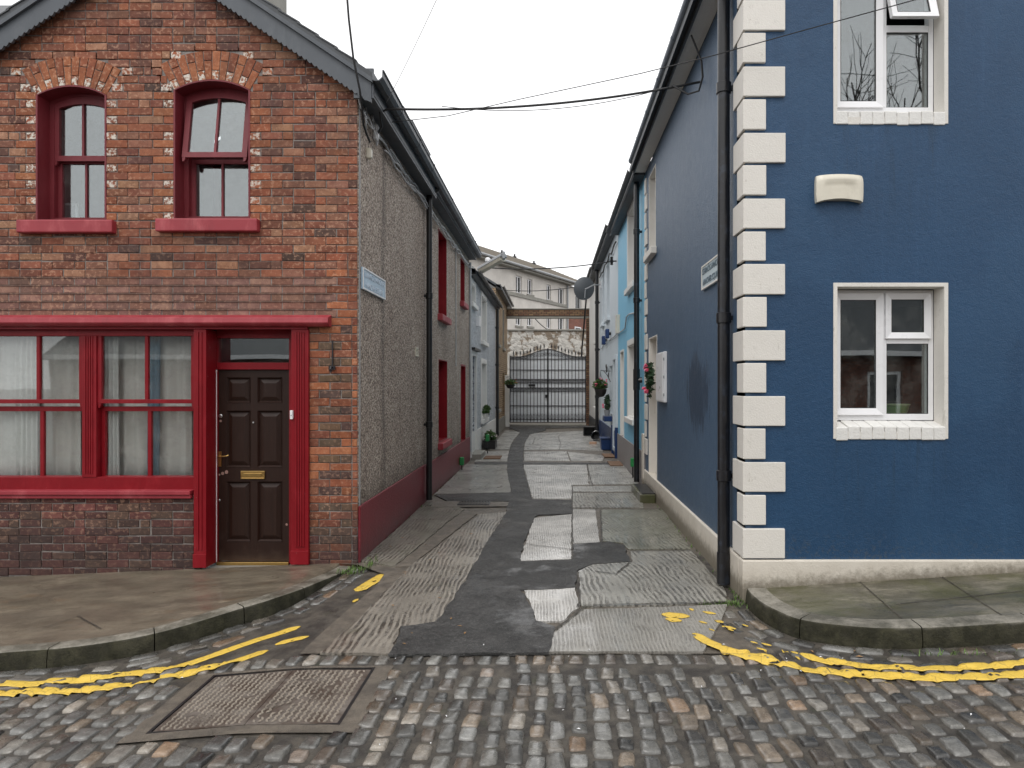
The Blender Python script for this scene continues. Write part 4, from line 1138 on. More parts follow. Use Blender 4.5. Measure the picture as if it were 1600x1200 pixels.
for (a, b) in wins:
    zr0, zr1 = LZ(643, YF), LZ(625, YF); st = .042; mid = (a+b)/2 if a > -5.5 else (LX(56.5, YF))
    u = MB(); u.frame(TS, a, b, zr1-.036, zt+.03, st, .02, .07, tb=.042, tt=.03); u.tbox(TS, mid-.017, mid+.017, zr1, zt+.01, .024, .06)
    for hx in (a+.002, b-.036): u.prism(TS, [(hx,zr1-.036),(hx+.034,zr1-.036),(hx+.03,zr1-.06),(hx+.02,zr1-.085),(hx+.006,zr1-.085)], .022, .068)
    u.build('upper_sash', M['red'], so_, bevel=.003)
    l = MB(); l.frame(TS, a+.004, b-.004, zb-.05, zr0+.05, st, .075, .12, tb=.05, tt=.05); l.tbox(TS, mid-.019, mid+.019, zb-.01, zr0+.01, .078, .115)
    l.build('lower_sash', M['red'], so_, bevel=.003)
    for (c, d) in ((a+.03, mid-.01), (mid+.01, b-.03)):
        MB().tbox(TS, c, d, zr1-.01, zt+.012, .045, .050).build('pane', M['glassd'], so_)
        MB().tbox(TS, c, d, zb-.008, zr0+.012, .097, .102).build('pane', M['glassd'], so_)
sl_ = MB(); sl_.box(xw0, LX(302)-.003, 6.935, 7.16, LZ(772), LZ(765.5)); sl_.box(xw0, LX(302)-.004, 6.955, 7.15, LZ(778), LZ(772.5)); sl_.build('shop_sill', M['redlip'], bh, bevel=.006)
lip = MB(); lip.prism(lambda u,v,w:(w, u, v), [(6.90,ZLIP0+.012),(6.885,ZLIP0+.03),(6.895,ZLIP1-.03),(6.99,ZLIP1+.004),(7.06,ZLIP1+.004),(7.06,ZLIP0-.005),(6.93,ZLIP0-.005)], XW0, LX(518)); lip.build('shop_cornice', M['redlip'], bh, bevel=.004)
lip = MB(); lip.box(XW0, LX(482), 6.965, 7.05, ZLIP0-.03, ZLIP0-.004); lip.build('shop_fascia', M['red'], bh)
# pilasters and door
YD = 7.19
def pilaster(a, b, z0, grooves, depth):
    p = MB(); p.box(a, b, 6.965, depth, z0, ZLIP0-.034)
    n = grooves
    for q in range(n):
        c = a + (b-a)*(.22 + .56*(q+.5)/n); p.box(c-(b-a)*.05, c+(b-a)*.05, 6.955, 6.97, z0+.18, ZLIP0-.06)
    p.box(a-.004, b+.004, 6.953, 7.0, z0, z0+.14)
    return p.build('pilaster', M['red'], bh, bevel=.003)
pilaster(LX(302.5,6.965), LX(322,6.965), LZ(887,6.965), 2, 7.25)
pilaster(LX(455,6.965), LX(482,6.965), LZ(882,6.965), 4, 7.25)
df = MB(); TD = TF(YD)
dx0, dx1 = LX(340, YD), LX(452, YD); dz0, dz1 = LZ(877, YD), LZ(578, YD); fz0, fz1 = LZ(566.5, YD), LZ(528.5, YD)
df.box(LX(322,6.965)+.002, dx0, YD-.01, YD+.09, dz0-.02, fz1); df.box(dx1, LX(462,YD), YD-.01, YD+.09, dz0-.02, fz1)
df.box(LX(322,6.965)+.002, LX(462,YD), YD-.012, YD+.09, fz1+.001, ZLIP0+.02)
df.box(dx0+.001, dx1-.001, YD-.013, YD+.08, dz1+.004, fz0)
dfo = df.build('door_frame', M['red'], bh, bevel=.003)
MB().tbox(TD, dx0-.005, dx1+.005, fz0-.005, fz1+.005, .04, .046).build('fanlight_pane', M['glass'], bh)
MB().box(dx0-.012, dx0-.001, YD-.016, YD+.0, dz0, dz1).build('draught_strip', M['white'], bh)
MB().box(dx0, dx1, YD-.03, YD+.02, dz0-.035, dz0-.004).build('door_threshold', M['brass'], bh, bevel=.004)
d = MB(); x0, x1 = dx0+.004, dx1-.004; W = x1-x0; H = dz1-dz0
d.tbox(TD, x0, x1, dz0, dz1, .040, .07)
def dxp(px): return LX(px, YD+.02)
cols_ = [(dxp(354), dxp(391)), (dxp(403), dxp(440.5))]; rows_ = [(LZ(848,YD), LZ(753,YD)), (LZ(731.5,YD), LZ(643,YD)), (LZ(629,YD), LZ(590,YD))]
rows_ = [(LZ(846,YD), LZ(753,YD)), (LZ(730,YD), LZ(642,YD)), (LZ(629,YD), LZ(590,YD))]
xs2 = [x0, cols_[0][0], cols_[0][1], cols_[1][0], cols_[1][1], x1]
for a, b in ((xs2[0],xs2[1]), (xs2[2],xs2[3]), (xs2[4],xs2[5])): d.tbox(TD, a, b, dz0, dz1, .018, .041)
zz = [dz0] + [q for r_ in rows_ for q in r_] + [dz1]
for a, b in ((xs2[1],xs2[2]), (xs2[3],xs2[4])):
    for i in range(0, 8, 2): d.tbox(TD, a, b, zz[i], zz[i+1], .018, .041)
    for (p, q) in rows_:
        d.frame(TD, a-.002, b+.002, p-.002, q+.002, .016, .013, .042, wi=.034)            # moulding
        d.ring(TD, [(a+.022,p+.022),(b-.022,p+.022),(b-.022,q-.022),(a+.022,q-.022)], [(a+.06,p+.06),(b-.06,p+.06),(b-.06,q-.06),(a+.06,q-.06)], .038, .045, wi=.022)
        d.tbox(TD, a+.06, b-.06, p+.06, q-.06, .022, .045)
do = d.build('door', M['door'], bh)
h = MB(); hx, hz = dxp(344), LZ(716, YD)
h.box(hx-.016, hx+.016, YD+.010, YD+.019, hz-.09, hz+.07); h.tube([(hx,YD+.012,hz+.02),(hx,YD-.035,hz+.02),(hx+.02,YD-.042,hz+.02),(hx+.10,YD-.042,hz+.028),(hx+.115,YD-.035,hz+.036)], .0075); h.lathe([(.006,0),(.006,.004)], (hx,YD+.006,hz-.05), (0,-1,0), 10)
h.build('door_handle', M['brass'], do, bevel=.002)
lb = MB(); lx0, lx1, lz0, lz1 = dxp(377), dxp(414.5), LZ(748.5,YD), LZ(736,YD)
lb.tbox(TD, lx0, lx1, lz0, lz1, .006, .019); lb.frame(TD, lx0, lx1, lz0, lz1, .012, .001, .01); lb.tbox(TD, lx0+.03, lx1-.03, lz0+.022, lz1-.022, .002, .012)
lb.build('letterbox', M['brass'], do, bevel=.003)
lk = MB(); lk.lathe([(.02,0),(.02,.008),(.013,.012),(.013,.016)], (dxp(345),YD+.018,LZ(650,YD)), (0,-1,0)); lk.build('lock', M['steel'], do, smooth=True)
lk = MB(); lk.lathe([(.009,0),(.009,.006),(.004,.008)], (dxp(396),YD+.018,LZ(660.5,YD)), (0,-1,0)); lk.build('peephole', M['steel'], do, smooth=True)
lk = MB(); lk.lathe([(.012,0),(.012,.006),(.008,.009)], (dxp(343),YD+.018,LZ(782,YD)), (0,-1,0)); lk.build('lock', M['steel'], do, smooth=True)
for px_, py_, r_ in ((348,740,.016),(354,738,.018),(343,742,.010),(345,658,.012),(448,820,.012)):
    m = MB(); n = 14; c = Vector((dxp(px_), 0, LZ(py_,YD))); P = [(c.x + r_*(1+.3*mnoise.noise((k*.9,px_,1)))*math.cos(2*math.pi*k/n), c.z + r_*1.1*(1+.3*mnoise.noise((k*.9,px_,5)))*math.sin(2*math.pi*k/n)) for k in range(n)]
    m.prism(TD, P, .0165, .019); m.build('bare_patch', simple('bare_wood_filler', (.30,.18,.15), .8, var=.3, scale=40) if 'bare_wood_filler' not in bpy.data.materials else bpy.data.materials['bare_wood_filler'], do)
st = MB(); st.box(LX(323), LX(480), 6.93, YD+.06, -.16, dz0-.036); st.build('door_step', M['concrete'], bh, bevel=.012)
m = MB(); bx = LX(454.5, 6.96); bz = LZ(648, 6.96); m.box(bx-.002, bx+.026, 6.935, 6.966, bz-.045, bz+.045)
dbl = m.build('doorbell', M['white'], bh, bevel=.004)
MB().lathe([(.006,0),(.006,.005)], (bx+.012,6.936,bz-.005), (0,-1,0), 10).build('bell_push', M['grey'], dbl)
MB().box(xw0, PIERX-.2, 8.3, 8.33, -.2, 2.7).build('room_back', M['room'], bh)

# net curtains hanging inside the shop window
def curtain(x0, x1, z0, z1, y, amp, per, mat, label, grp=None):
    m = MB(); n = int((x1-x0)/.008); vs = []; rows = 7
    for i in range(n+1):
        x = x0 + (x1-x0)*i/n
        for j in range(rows+1):
            f = j/rows; ph = x/per*2*math.pi
            d = math.sin(ph + 1.8*mnoise.noise((x*4, f*.4, 1))*2)*amp + amp*.8*mnoise.noise((x*17, f*.5, 5))
            vs.append((x + .01*mnoise.noise((x*3, f*2, 8)), y + d*(1.1-.4*f), z0 + (z1-z0)*f))
    m.add(vs, [(i*(rows+1)+j, (i+1)*(rows+1)+j, (i+1)*(rows+1)+j+1, i*(rows+1)+j+1) for i in range(n) for j in range(rows)])
    o = m.build('net_curtain', mat, smooth='all', recalc=False, label=label, cat='curtain', group=grp)
    md = o.modifiers.new('cloth', 'SOLIDIFY'); md.thickness = .0015; return o
G_ = 'net curtains in the shop window'
dim = m_cloth('grey_net_cloth', (.64,.64,.62)); pale = m_cloth('white_net_cloth', (.78,.79,.78)); bl = m_cloth('blue_curtain_cloth', (.20,.30,.38))
curtain(LX(-60,7.3), LX(36,7.3), zb-.1, zt+.05, 7.20, .004, .3, pale, 'plain white net hanging behind the edge of the shop window', G_)
curtain(LX(40,7.3), LX(75,7.3), zb-.1, zt+.05, 7.18, .022, .055, pale, 'bunched white curtain gathered by the glazing bar of the shop window', G_)
curtain(LX(60,7.36), LX(140,7.36), zb-.1, zt+.05, 7.23, .012, .13, dim, 'thin grey net with a few folds beside the shop mullion', G_)
curtain(LX(150,7.28), LX(196,7.28), zb-.1, zt+.05, 7.18, .02, .045, m_cloth('pale_grey_net_cloth', (.70,.72,.72)), 'closely folded pale curtain at the edge of the second shop window', G_)
curtain(LX(185,7.4), LX(310,7.4), zb-.1, zt+.05, 7.25, .014, .16, dim, 'thin grey net across the second shop window near the door', G_)
curtain(LX(242,7.36), LX(262,7.36), zb-.1, zt+.05, 7.22, .014, .07, bl, 'narrow blue curtain behind the net of the second shop window', G_)
MB().box(-6.0, LX(318,7.5), 7.46, 7.47, zb-.2, zt+.2).build('inner_blind', M['blind'], bh)

# iron bracket on the pier
hk = thing('wall_hook', 'small black iron hook hanging on the brick pier beside the door', 'hook', (LX(518), 6.97, LZ(570)))
m = MB(); hx = LX(518.5, 6.96); m.box(hx-.006, hx+.006, 6.972, 6.99, LZ(577), LZ(532)); m.build('strap', M['iron'], hk)
m = MB(); m.tube([(hx, 6.985, LZ(575)), (hx, 6.93, LZ(573)), (hx, 6.915, LZ(577)), (hx, 6.93, LZ(581)), (hx, 6.945, LZ(579))], .009); m.box(hx-.035, hx+.03, 6.965, 6.985, LZ(578), LZ(572)); m.build('hook', M['iron'], hk)

# downpipe at the end of this house
def downpipe(parent, x, y, z0, z1, r, mat, br=(), name='downpipe', shoe=None, sgn=1):
    m = MB(); m.tube([(x,y,z0),(x,y,z1)], r, 14)
    for zc in br:
        m.tube([(x,y,zc-.05),(x,y,zc-.045),(x,y,zc+.045),(x,y,zc+.05)], [r*1.02, r*1.22, r*1.22, r*1.02], 14)
        m.box(min(x, x+sgn*r*2.2), max(x, x+sgn*r*2.2), y-.018, y+.018, zc-.02, zc+.02)
    return m.build(name, mat, parent, smooth=True)
dp = downpipe(bh, -1.905, 10.62, .03, 4.8, .045, M['black'], (1.2, 3.2), sgn=-1)
m = MB(); m.tube([(-1.905,10.62,4.70),(-1.90,10.62,4.78),(-1.76,10.62,4.88)], .045, 12); m.build('swan_neck', M['black'], bh, smooth=True)

# small fittings on the pebbledash
def boxthing(name, label, cat, x0, x1, y0, y1, z0, z1, mat, bev=.006, extra=None):
    o = MB().box(x0,x1,y0,y1,z0,z1); r = o.build(name, mat, bevel=bev, label=label, cat=cat); return r
jb = thing('junction_box', 'pale junction box under the eaves among tangled cables of the brick house', 'cable box', (XL+.03, 7.60, 4.60))
MB().box(XL, XL+.05, 7.56, 7.64, 4.55, 4.72).build('case', M['white'], jb, bevel=.01); MB().box(XL+.05, XL+.06, 7.57, 7.63, 4.57, 4.70).build('lid', M['white'], jb, bevel=.004)
jb = thing('terminal_box', 'tiny cream terminal box on the pebbledash below the cable tangle', 'cable box', (XL+.02, 7.24, 4.21))
MB().box(XL, XL+.045, 7.30, 7.37, 4.25, 4.36).build('case', M['cream'], jb, bevel=.008); MB().box(XL+.045, XL+.053, 7.31, 7.36, 4.26, 4.35).build('lid', M['cream'], jb, bevel=.003)
y_ = 1.985*FPX/(862-650); zz0, zz1 = PZ(557, y_), PZ(543, y_)
vt = thing('wall_vent', 'small cream vent cover low on the brown pebbledash wall', 'vent', (XL, y_, zz0))
MB().frame(lambda u,v,w:(XL+.02-w, u, v), y_-.09, y_+.09, zz0, zz1, .022, 0, .03).build('frame', M['cream'], vt, bevel=.003)
m = MB()
for q in range(5): m.box(XL, XL+.012, y_-.065, y_+.065, zz0+.03+q*.022, zz0+.04+q*.022)
m.build('louvre', M['cream'], vt)

# street name plate, faded
def plate_sign(name, label, T, u0, u1, v0, v1, bgm, frm, lines, lm, flip):
    t = thing(name, label, 'street sign', T((u0+u1)/2, v0, 0))
    MB().tbox(T, u0, u1, v0, v1, -.022, -.002).build('plate', bgm, t, bevel=.004)
    MB().frame(T, u0, u1, v0, v1, .018, -.03, -.0225).build('plate_rim', frm, t, bevel=.002)
    for (txt, vv, sz, sp) in lines: text_mesh('lettering', txt, lm, t, T, (u0+u1)/2, vv, sz, -.0225, .004, flip, sp)
    return t
y0, y1 = 1.965*FPX/(862-566.5), 1.965*FPX/(862-601.5)
zc = (PZ(417,y0)+PZ(451,y0))/2; hh = .115
plate_sign('street_sign', 'sun bleached pale blue street name plate on the brown pebbledash', TLL(XL), y0, y1, zc-hh-.0, zc+hh, simple('bleached_blue_enamel', (.42,.56,.68), .3, var=.12, scale=6), M['white'],
    [('CEARNÓG HANOVER', zc+.025, .088, .95), ('HANOVER SQUARE', zc-.085, .088, .95)], simple('bleached_lettering', (.58,.66,.74), .4), False)

# ================================================================== BLUE CORNER HOUSE
M['gutterblue'] = painted('blue_grey_gutter_paint', (.10,.125,.16), .45, (.2,.2,.2), .4, faded=(.13,.155,.19))
bl_ = thing('blue_house', 'dark blue rendered corner house with cream quoins and white windows', 'house', (4.0, 8.8, .1))
BX1, BY1, BE = 6.4, 11.95, 5.52
FR = TF(YR); FLN = TLR(XR)
def RX(px, d=YR): return PX(px, d)
def RZ(py, d=YR): return PZ(py, d)
lw_ = (RX(1303), RX(1480), RZ(685), RZ(443)); uw_ = (RX(1303), RX(1480), RZ(193), RZ(-62))
fw = MB(); wall(fw, FR, XR, BX1, -.1, BE, [lw_, uw_], .26)
fw.prism(FR, [(XR,BE+.001),(BX1,BE+.001),((XR+BX1)/2, BE+1.55)], 0, .26)
fw.build('front_wall', M['blue'], bl_)
yd0, yd1 = 10.62, 11.5
ldoor = (yd0, yd1, .15, PZ(523, 1.64*FPX/(1027-862))+.0); lwin = (10.75, 11.5, PZ(385, 10.75), 5.30)
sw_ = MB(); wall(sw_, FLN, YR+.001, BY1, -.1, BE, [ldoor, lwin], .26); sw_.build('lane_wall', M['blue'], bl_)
o = MB(); o.box(BX1-.2, BX1-.01, YR+.27, BY1, -.1, BE); o.box(XR+.27, BX1-.21, BY1-.2, BY1-.01, -.1, BE); o.box(XR+.27, BX1-.2, YR+.27, BY1-.2, 2.85, 2.95)
o.box(XR+.3, BX1-.3, 8.6, 8.63, 0, 2.8); o.box(XR+.3, BX1-.3, 8.4, 8.43, 2.96, BE)
o.build('back_walls', M['room'], bl_)
pl = MB(); pl.box(XR-.03, BX1, YR-.03, YR+.1, -.1, RZ(874)); pl.box(XR-.03, XR+.1, YR+.101, BY1, -.1, RZ(874)-.005)
pl.build('plinth', M['plinth'], bl_, bevel=.012)
MB().prism(lambda u,v,w:(u,w,v), chevron((XR+BX1)/2, BE+1.95, XR-.28, BX1+.28, .70, .09), YR-.22, BY1).build('roof', M['slate'], bl_)
MB().box(1.446, XR-.001, YR-.18, BY1, 5.53, 5.56).build('soffit', M['whitewall'], bl_)
MB().box(1.425, 1.445, YR-.19, BY1, 5.505, 5.75).build('fascia', M['barge'], bl_)
gutter(bl_, 1.424, YR-.2, 11.7, 5.60, -1, M['gutterblue'], False)
pipeg = downpipe(bl_, 1.562, 6.2, .06, 5.55, .055, M['blackp'], (RZ(497,6.2), PZ(138,6.2), 1.0), sgn=1)
m = MB(); m.tube([(1.562,6.2,.30),(1.562,6.2,.02)], .062, 14); m.build('pipe_shoe', M['blackp'], bl_, smooth=True)
# quoins
ys_q = [872-51.45*i for i in range(20)]
for i in range(19):
    big = i % 2 == 0; z0 = RZ(872-51.4*i)+.004; z1 = RZ(872-51.4*(i+1))-.022
    if z1 > BE+.0: break
    a, b = ((.333, .31) if big else (.17, .17))
    m = MB(); jq = lambda: rnd.gauss(0, .003); m.box(XR-.024+jq()*.5, XR+a+jq(), YR-.024+jq()*.5, YR+b+jq(), z0+jq(), z1+jq()); m.build('quoin', M['quoin'], bl_, bevel=.006)
for i in range(16):
    z0 = .62 + i*.30; z1 = z0 + .265
    if z1 > BE-.02: break
    MB().box(XR-.022, XR+.1, BY1-(.30 if i%2==0 else .17), BY1-.012, z0, z1).build('quoin', M['quoin'], bl_, bevel=.006)
# windows of white plastic
def upvc(h, nm, hole, vent_open):
    x0, x1, z0, z1 = hole
    b = MB(); b.frame(FR, x0-.006, x1+.006, z0-.004, z1+.006, .034, -.007, .155, tb=.06); wo = b.build('window', M['quoin'], bl_, bevel=.003)
    x0 += .028; x1 -= .028
    yk = YR+.155; k = yk/YR
    fx0, fx1 = x0+.002, x1-.002; fz0, fz1 = z0+.145, z1-.035
    W = fx1-fx0; mid = fx0 + W*.515; TW = TF(yk); fz = fz0 + (fz1-fz0)*.615
    f = MB(); t = .042
    f.frame(TW, fx0, fx1, fz0, fz1, t, 0, .07, tb=.055); f.tbox(TW, mid-.03, mid+.03, fz0+.055, fz1-t, .001, .07); f.tbox(TW, mid+.03, fx1-t, fz-.03, fz+.03, .0015, .07)
    f.build('frame', M['white'], wo, bevel=.004)
    s = MB(); a, b_ = fx0+.028, mid-.005; c, d_ = fz0+.045, fz1-.025
    s.frame(TW, a, b_, c, d_, .062, -.022, .03, wi=-.006); s.build('casement', M['white'], wo, bevel=.005)
    g = MB(); g.frame(TW, a+.060, b_-.060, c+.060, d_-.060, .006, -.005, .01); g.build('gasket', M['gasket'], wo)
    MB().tbox(TW, a+.06, b_-.06, c+.06, d_-.06, .004, .010).build('pane', M['glass'], wo)
    a, b_ = mid+.012, fx1-.028; c, d_ = fz+.012, fz1-.025
    ang = vent_open
    def TV(u, v, w): 
        dv = v - d_; return (u, yk + w - math.cos(0)*0 + dv*math.sin(ang)*1.0 - 0, d_ + dv*math.cos(ang))
    def TV(u, v, w):
        dv = d_ - v; return (u, yk + w*math.cos(ang) - dv*math.sin(ang), d_ - dv*math.cos(ang) - w*math.sin(ang)*0)
    s = MB(); s.frame(TV, a, b_, c, d_, .058, -.024, .03, wi=-.006); s.build('vent_sash', M['white'], wo, bevel=.005)
    g = MB(); g.frame(TV, a+.056, b_-.056, c+.056, d_-.056, .006, -.005, .01); g.build('gasket', M['gasket'], wo)
    MB().tbox(TV, a+.056, b_-.056, c+.056, d_-.056, .004, .010).build('pane', M['glass'], wo)
    g = MB(); g.frame(TW, mid+.028, fx1-t+.002, fz0+.053, fz-.028, .006, .008, .02); g.build('gasket', M['gasket'], wo)
    MB().tbox(TW, mid+.03, fx1-t, fz0+.055, fz-.03, .014, .020).build('pane', M['glass'], wo)
    s = MB(); n = 9                                   # brick-on-edge sill painted white
    for i in range(n):
        a = x0-.012 + (x1-x0+.024)*i/n; b_ = x0-.012 + (x1-x0+.024)*(i+1)/n - .004; dz = rnd.gauss(0,.003); dy = rnd.gauss(0,.003)
        s.prism(lambda u,v,w:(w,u,v), [(YR-.014+dy, z0-.012+dz),(YR+.16, z0-.012+dz),(YR+.16, z0+.142+dz),(YR-.014+dy, z0+.098+dz)], a, b_)
    s.build('sill', M['whitewall'], wo, bevel=.007)
    return wo
upvc(bl_, 'lower', lw_, 0.0); upvc(bl_, 'upper', uw_, R(17))
bx_, bz_ = PX(1407, YR+.33), lw_[2]+.16
bw = thing('green_bowl', 'pale green bowl on the inner sill of the lower white window', 'bowl', (bx_, YR+.42, bz_))
MB().lathe([(.05,0),(.07,.01),(.10,.05),(.115,.10),(.118,.115),(.112,.115),(.095,.05),(.06,.02),(.01,.018)], (bx_, YR+.42, bz_), n=28).build('bowl', simple('green_glaze', (.30,.42,.16), .3), bw, smooth=True)
MB().lathe([(.118,.108),(.123,.112),(.123,.118),(.118,.121)], (bx_, YR+.42, bz_), n=28).build('rim', simple('pale_glaze', (.5,.55,.3), .3), bw, smooth=True)
MB().box(lw_[0]-.1, lw_[1]+.1, YR+.23, YR+.62, lw_[2]+.10, lw_[2]+.155).build('inner_sill', M['white'], bl_)
# alarm box: bowed cover
ax0, ax1, az0, az1 = RX(1277,5.72), RX(1351,5.72), RZ(315,5.72), RZ(271,5.72)
al = thing('alarm_box', 'cream alarm bell box fixed between the two windows of the blue wall', 'alarm box', ((ax0+ax1)/2, YR-.05, az0))
m = MB(); nx, nz = 14, 8; V = []
for j in range(nz+1):
    for i in range(nx+1):
        u, v = i/nx*2-1, j/nz*2-1
        zt_, zb_ = az1 - .012*u*u, az0 + .028*(1-u*u)
        z = zb_ + (zt_-zb_)*(v+1)/2; x = (ax0+ax1)/2 + (ax1-ax0)/2*u*(1-.03*abs(v)**3)
        dep = .075*(1-.16*u*u)*(1 - max(0, abs(u)-.9)*3)*(1-.35*max(0,(v-.55)/.45)**2) - .012*(1 if abs(u) < .62 and v < .5 else 0)
        V.append((x, YR-dep, z))
n1 = nx+1; m.add(V, [(j*n1+i, j*n1+i+1, (j+1)*n1+i+1, (j+1)*n1+i) for j in range(nz) for i in range(nx)])
per = [i for i in range(n1)] + [j*n1+nx for j in range(1,nz+1)] + [nz*n1+i for i in range(nx-1,-1,-1)] + [j*n1 for j in range(nz-1,0,-1)]
V2 = [(V[p][0], YR+.004, V[p][2]) for p in per] ; base = [V[p] for p in per]; L = len(per)
m.add(base+V2, [(i,(i+1)%L,L+(i+1)%L,L+i) for i in range(L)])
m.build('cover', M['cream'], al, smooth=True)
MB().box(ax0+.01, ax1-.01, YR-.012, YR-.001, az0+.02, az1-.02).build('back_plate', M['grey'], al)
# street sign on the lane side
ys0, ys1 = 6.50, 1.62*FPX/(1097-862)
v1 = PZ(417, ys1); v0 = PZ(454, ys1)
plate_sign('street_sign', 'cast white street name plate on the blue wall behind the black downpipe', FLN, ys0, ys1, v0, v1, simple('pale_sign_enamel', (.48,.56,.60), .4, var=.1, scale=8), M['quoin'],
    [('CEARNÓG HANOVER', (v0+v1)/2+.03, .090, .9), ('HANOVER SQUARE', (v0+v1)/2-.085, .090, .9)], simple('worn_lettering', (.10,.14,.17), .5), True)
# side door, upper side window, meter box, step
def reveal(parent, T, hole, mat, w0=-.006, w1=.2, t=.025, name='window', tb=None):
    m = MB(); m.frame(T, hole[0]-.004, hole[1]+.004, hole[2]-.004, hole[3]+.004, t, w0, w1, tb=tb); return m.build(name, mat, parent, bevel=.003)
def tdoor(parent, T, hole, mat, w=.16, panels=True):
    u0,u1,v0,v1 = hole; d = MB(); d.tbox(T, u0, u1, v0, v1, w+.012, w+.05)
    W, H = u1-u0, v1-v0
    for a, b in ((u0,u0+W*.15),(u0+W*.42,u0+W*.58),(u1-W*.15,u1)): d.tbox(T, a, b, v0, v1, w, w+.013)
    for a, b in ((v0,v0+H*.1),(v0+H*.45,v0+H*.55),(v1-H*.08,v1)):
        d.tbox(T, u0+W*.15, u0+W*.42, a, b, w, w+.013); d.tbox(T, u0+W*.58, u1-W*.15, a, b, w, w+.013)
    return d.build('door', mat, parent)
reveal(bl_, FLN, ldoor, M['quoin'], t=.02, name='door_surround')
dd = tdoor(bl_, FLN, (ldoor[0]+.02, ldoor[1]-.02, ldoor[2]+.02, ldoor[3]-.03), M['plinth'])
m = MB(); m.tube([FLN(ldoor[0]+.09,1.1,.15), FLN(ldoor[0]+.09,1.1,.10), FLN(ldoor[0]+.2,1.1,.10)], .01); m.build('door_handle', M['brass'], dd)
def sash_window(parent, T, hole, surround, frame, pane=None, sill=True, band=0, w=.12, sillm=None):
    u0,u1,v0,v1 = hole
    wo = reveal(parent, T, hole, surround, -.004, w+.02, .02)
    if band:
        MB().frame(T, u0-band, u1+band, v0-.001, v1+band, band-.001, -.022, -.0005, tb=.0005).build('surround', surround, wo, bevel=.004)
    f = MB(); f.frame(T, u0+.02, u1-.02, v0+.02, v1-.02, .05, w, w+.06, tb=.07); f.tbox(T, u0+.07, u1-.07, (v0+v1)/2-.025, (v0+v1)/2+.025, w+.002, w+.06)
    f.build('frame', frame, wo, bevel=.003)
    MB().tbox(T, u0+.06, u1-.06, v0+.08, v1-.06, w+.03, w+.036).build('pane', pane or M['glass'], wo)
    if sill: MB().tbox(T, u0-.07-band*.4, u1+.07+band*.4, v0-.12, v0-.005, -.09, w).build('sill', sillm or surround, wo, bevel=.012)
    return wo
sash_window(bl_, FLN, lwin, M['quoin'], M['white'])
my0, my1 = 9.70, 10.36; mz0, mz1 = PZ(629, 9.7), PZ(549, 9.7)
mb_ = thing('meter_box', 'white meter cabinet on the blue lane wall next to the side door', 'meter box', (XR-.05, (my0+my1)/2, mz0))
MB().box(XR-.045, XR, my0, my1, mz0, mz1).build('case', M['white'], mb_, bevel=.008)
MB().box(XR-.062, XR-.046, my0+.015, my1-.015, mz0+.015, mz1-.015).build('door', M['white'], mb_, bevel=.006)
for q in (.15, .5, .85): MB().box(XR-.056, XR-.042, my0-.008, my0+.004, mz0+(mz1-mz0)*q-.02, mz0+(mz1-mz0)*q+.02).build('hinge', M['grey'], mb_)
stp = MB(); stp.box(1.36, XR-.04, yd0-.1, yd1+.18, -.05, .125); st_ = stp.build('door_step', m_pave('mossy_step_concrete', (.14,.135,.10), (.06,.06,.04), .8), bl_, bevel=.012)
MB().box(1.40, XR-.04, yd0-.06, yd1+.1, .1255, .137).build('doormat', M['black'], label='black rubber mat on the mossy step of the blue house', cat='doormat')

# ================================================================== TERRACES ALONG THE LANE
def row_house(name, label, side, y0, y1, ze, wm, holes, plm=None, plz=.0, roofm=None, over=.17, gut=True, gm=None, ridge=2.3, slope=.62, depth=4.4, zbase=-.1):
    X = XL if side < 0 else XR; T = TLL(X) if side < 0 else TLR(X)
    t = thing(name, label, 'house', (X - 2.2 if side < 0 else X + 2.2, (y0+y1)/2, 0))
    w = MB(); wall(w, T, y0, y1, max(zbase, plz-.005) if plm else zbase, ze, holes, .22); w.build('wall', wm, t)
    if plm: MB().tbox(T, y0+.002, y1-.002, zbase, plz, -.022, .1).build('plinth', plm, t, bevel=.006)
    b = MB(); b.tbox(T, y0, y1, zbase, ze, depth-.2, depth); b.tbox(T, y0, y0+.12, zbase, ze, .221, depth-.201); b.tbox(T, y1-.12, y1, zbase, ze, .221, depth-.201)
    b.tbox(T, y0+.13, y1-.13, zbase, ze, 1.6, 1.63)
    for yy in (y0, y1-.12): b.prism(lambda u,v,w_: T(w_, v, u), [(.0,ze+.001),(depth,ze+.001),(depth/2, ze+slope*depth/2)], yy, yy+.12)
    b.build('back_walls', M['room'], t)
    r = MB(); zr = ze + slope*(depth/2) + .16
    P = [(-over, zr-slope*(depth/2+over)), (depth/2, zr), (depth+.1, zr-slope*(depth/2+.1)), (depth+.1, zr-slope*(depth/2+.1)-.08), (depth/2, zr-.08), (-over, zr-slope*(depth/2+over)-.08)]
    r.prism(lambda u,v,w_: T(w_, v, u), P, y0, y1); r.build('roof', roofm or M['slate'], t)
    m = MB(); m.tbox(T, y0, y1, ze-.02, ze+.12, -over+.02, -.0005); m.build('fascia', gm or M['barge'], t)
    if gut: gutter(t, X - side*over*1 , y0, y1, ze+.02, -side, gm or M['black'], False)
    return t, T
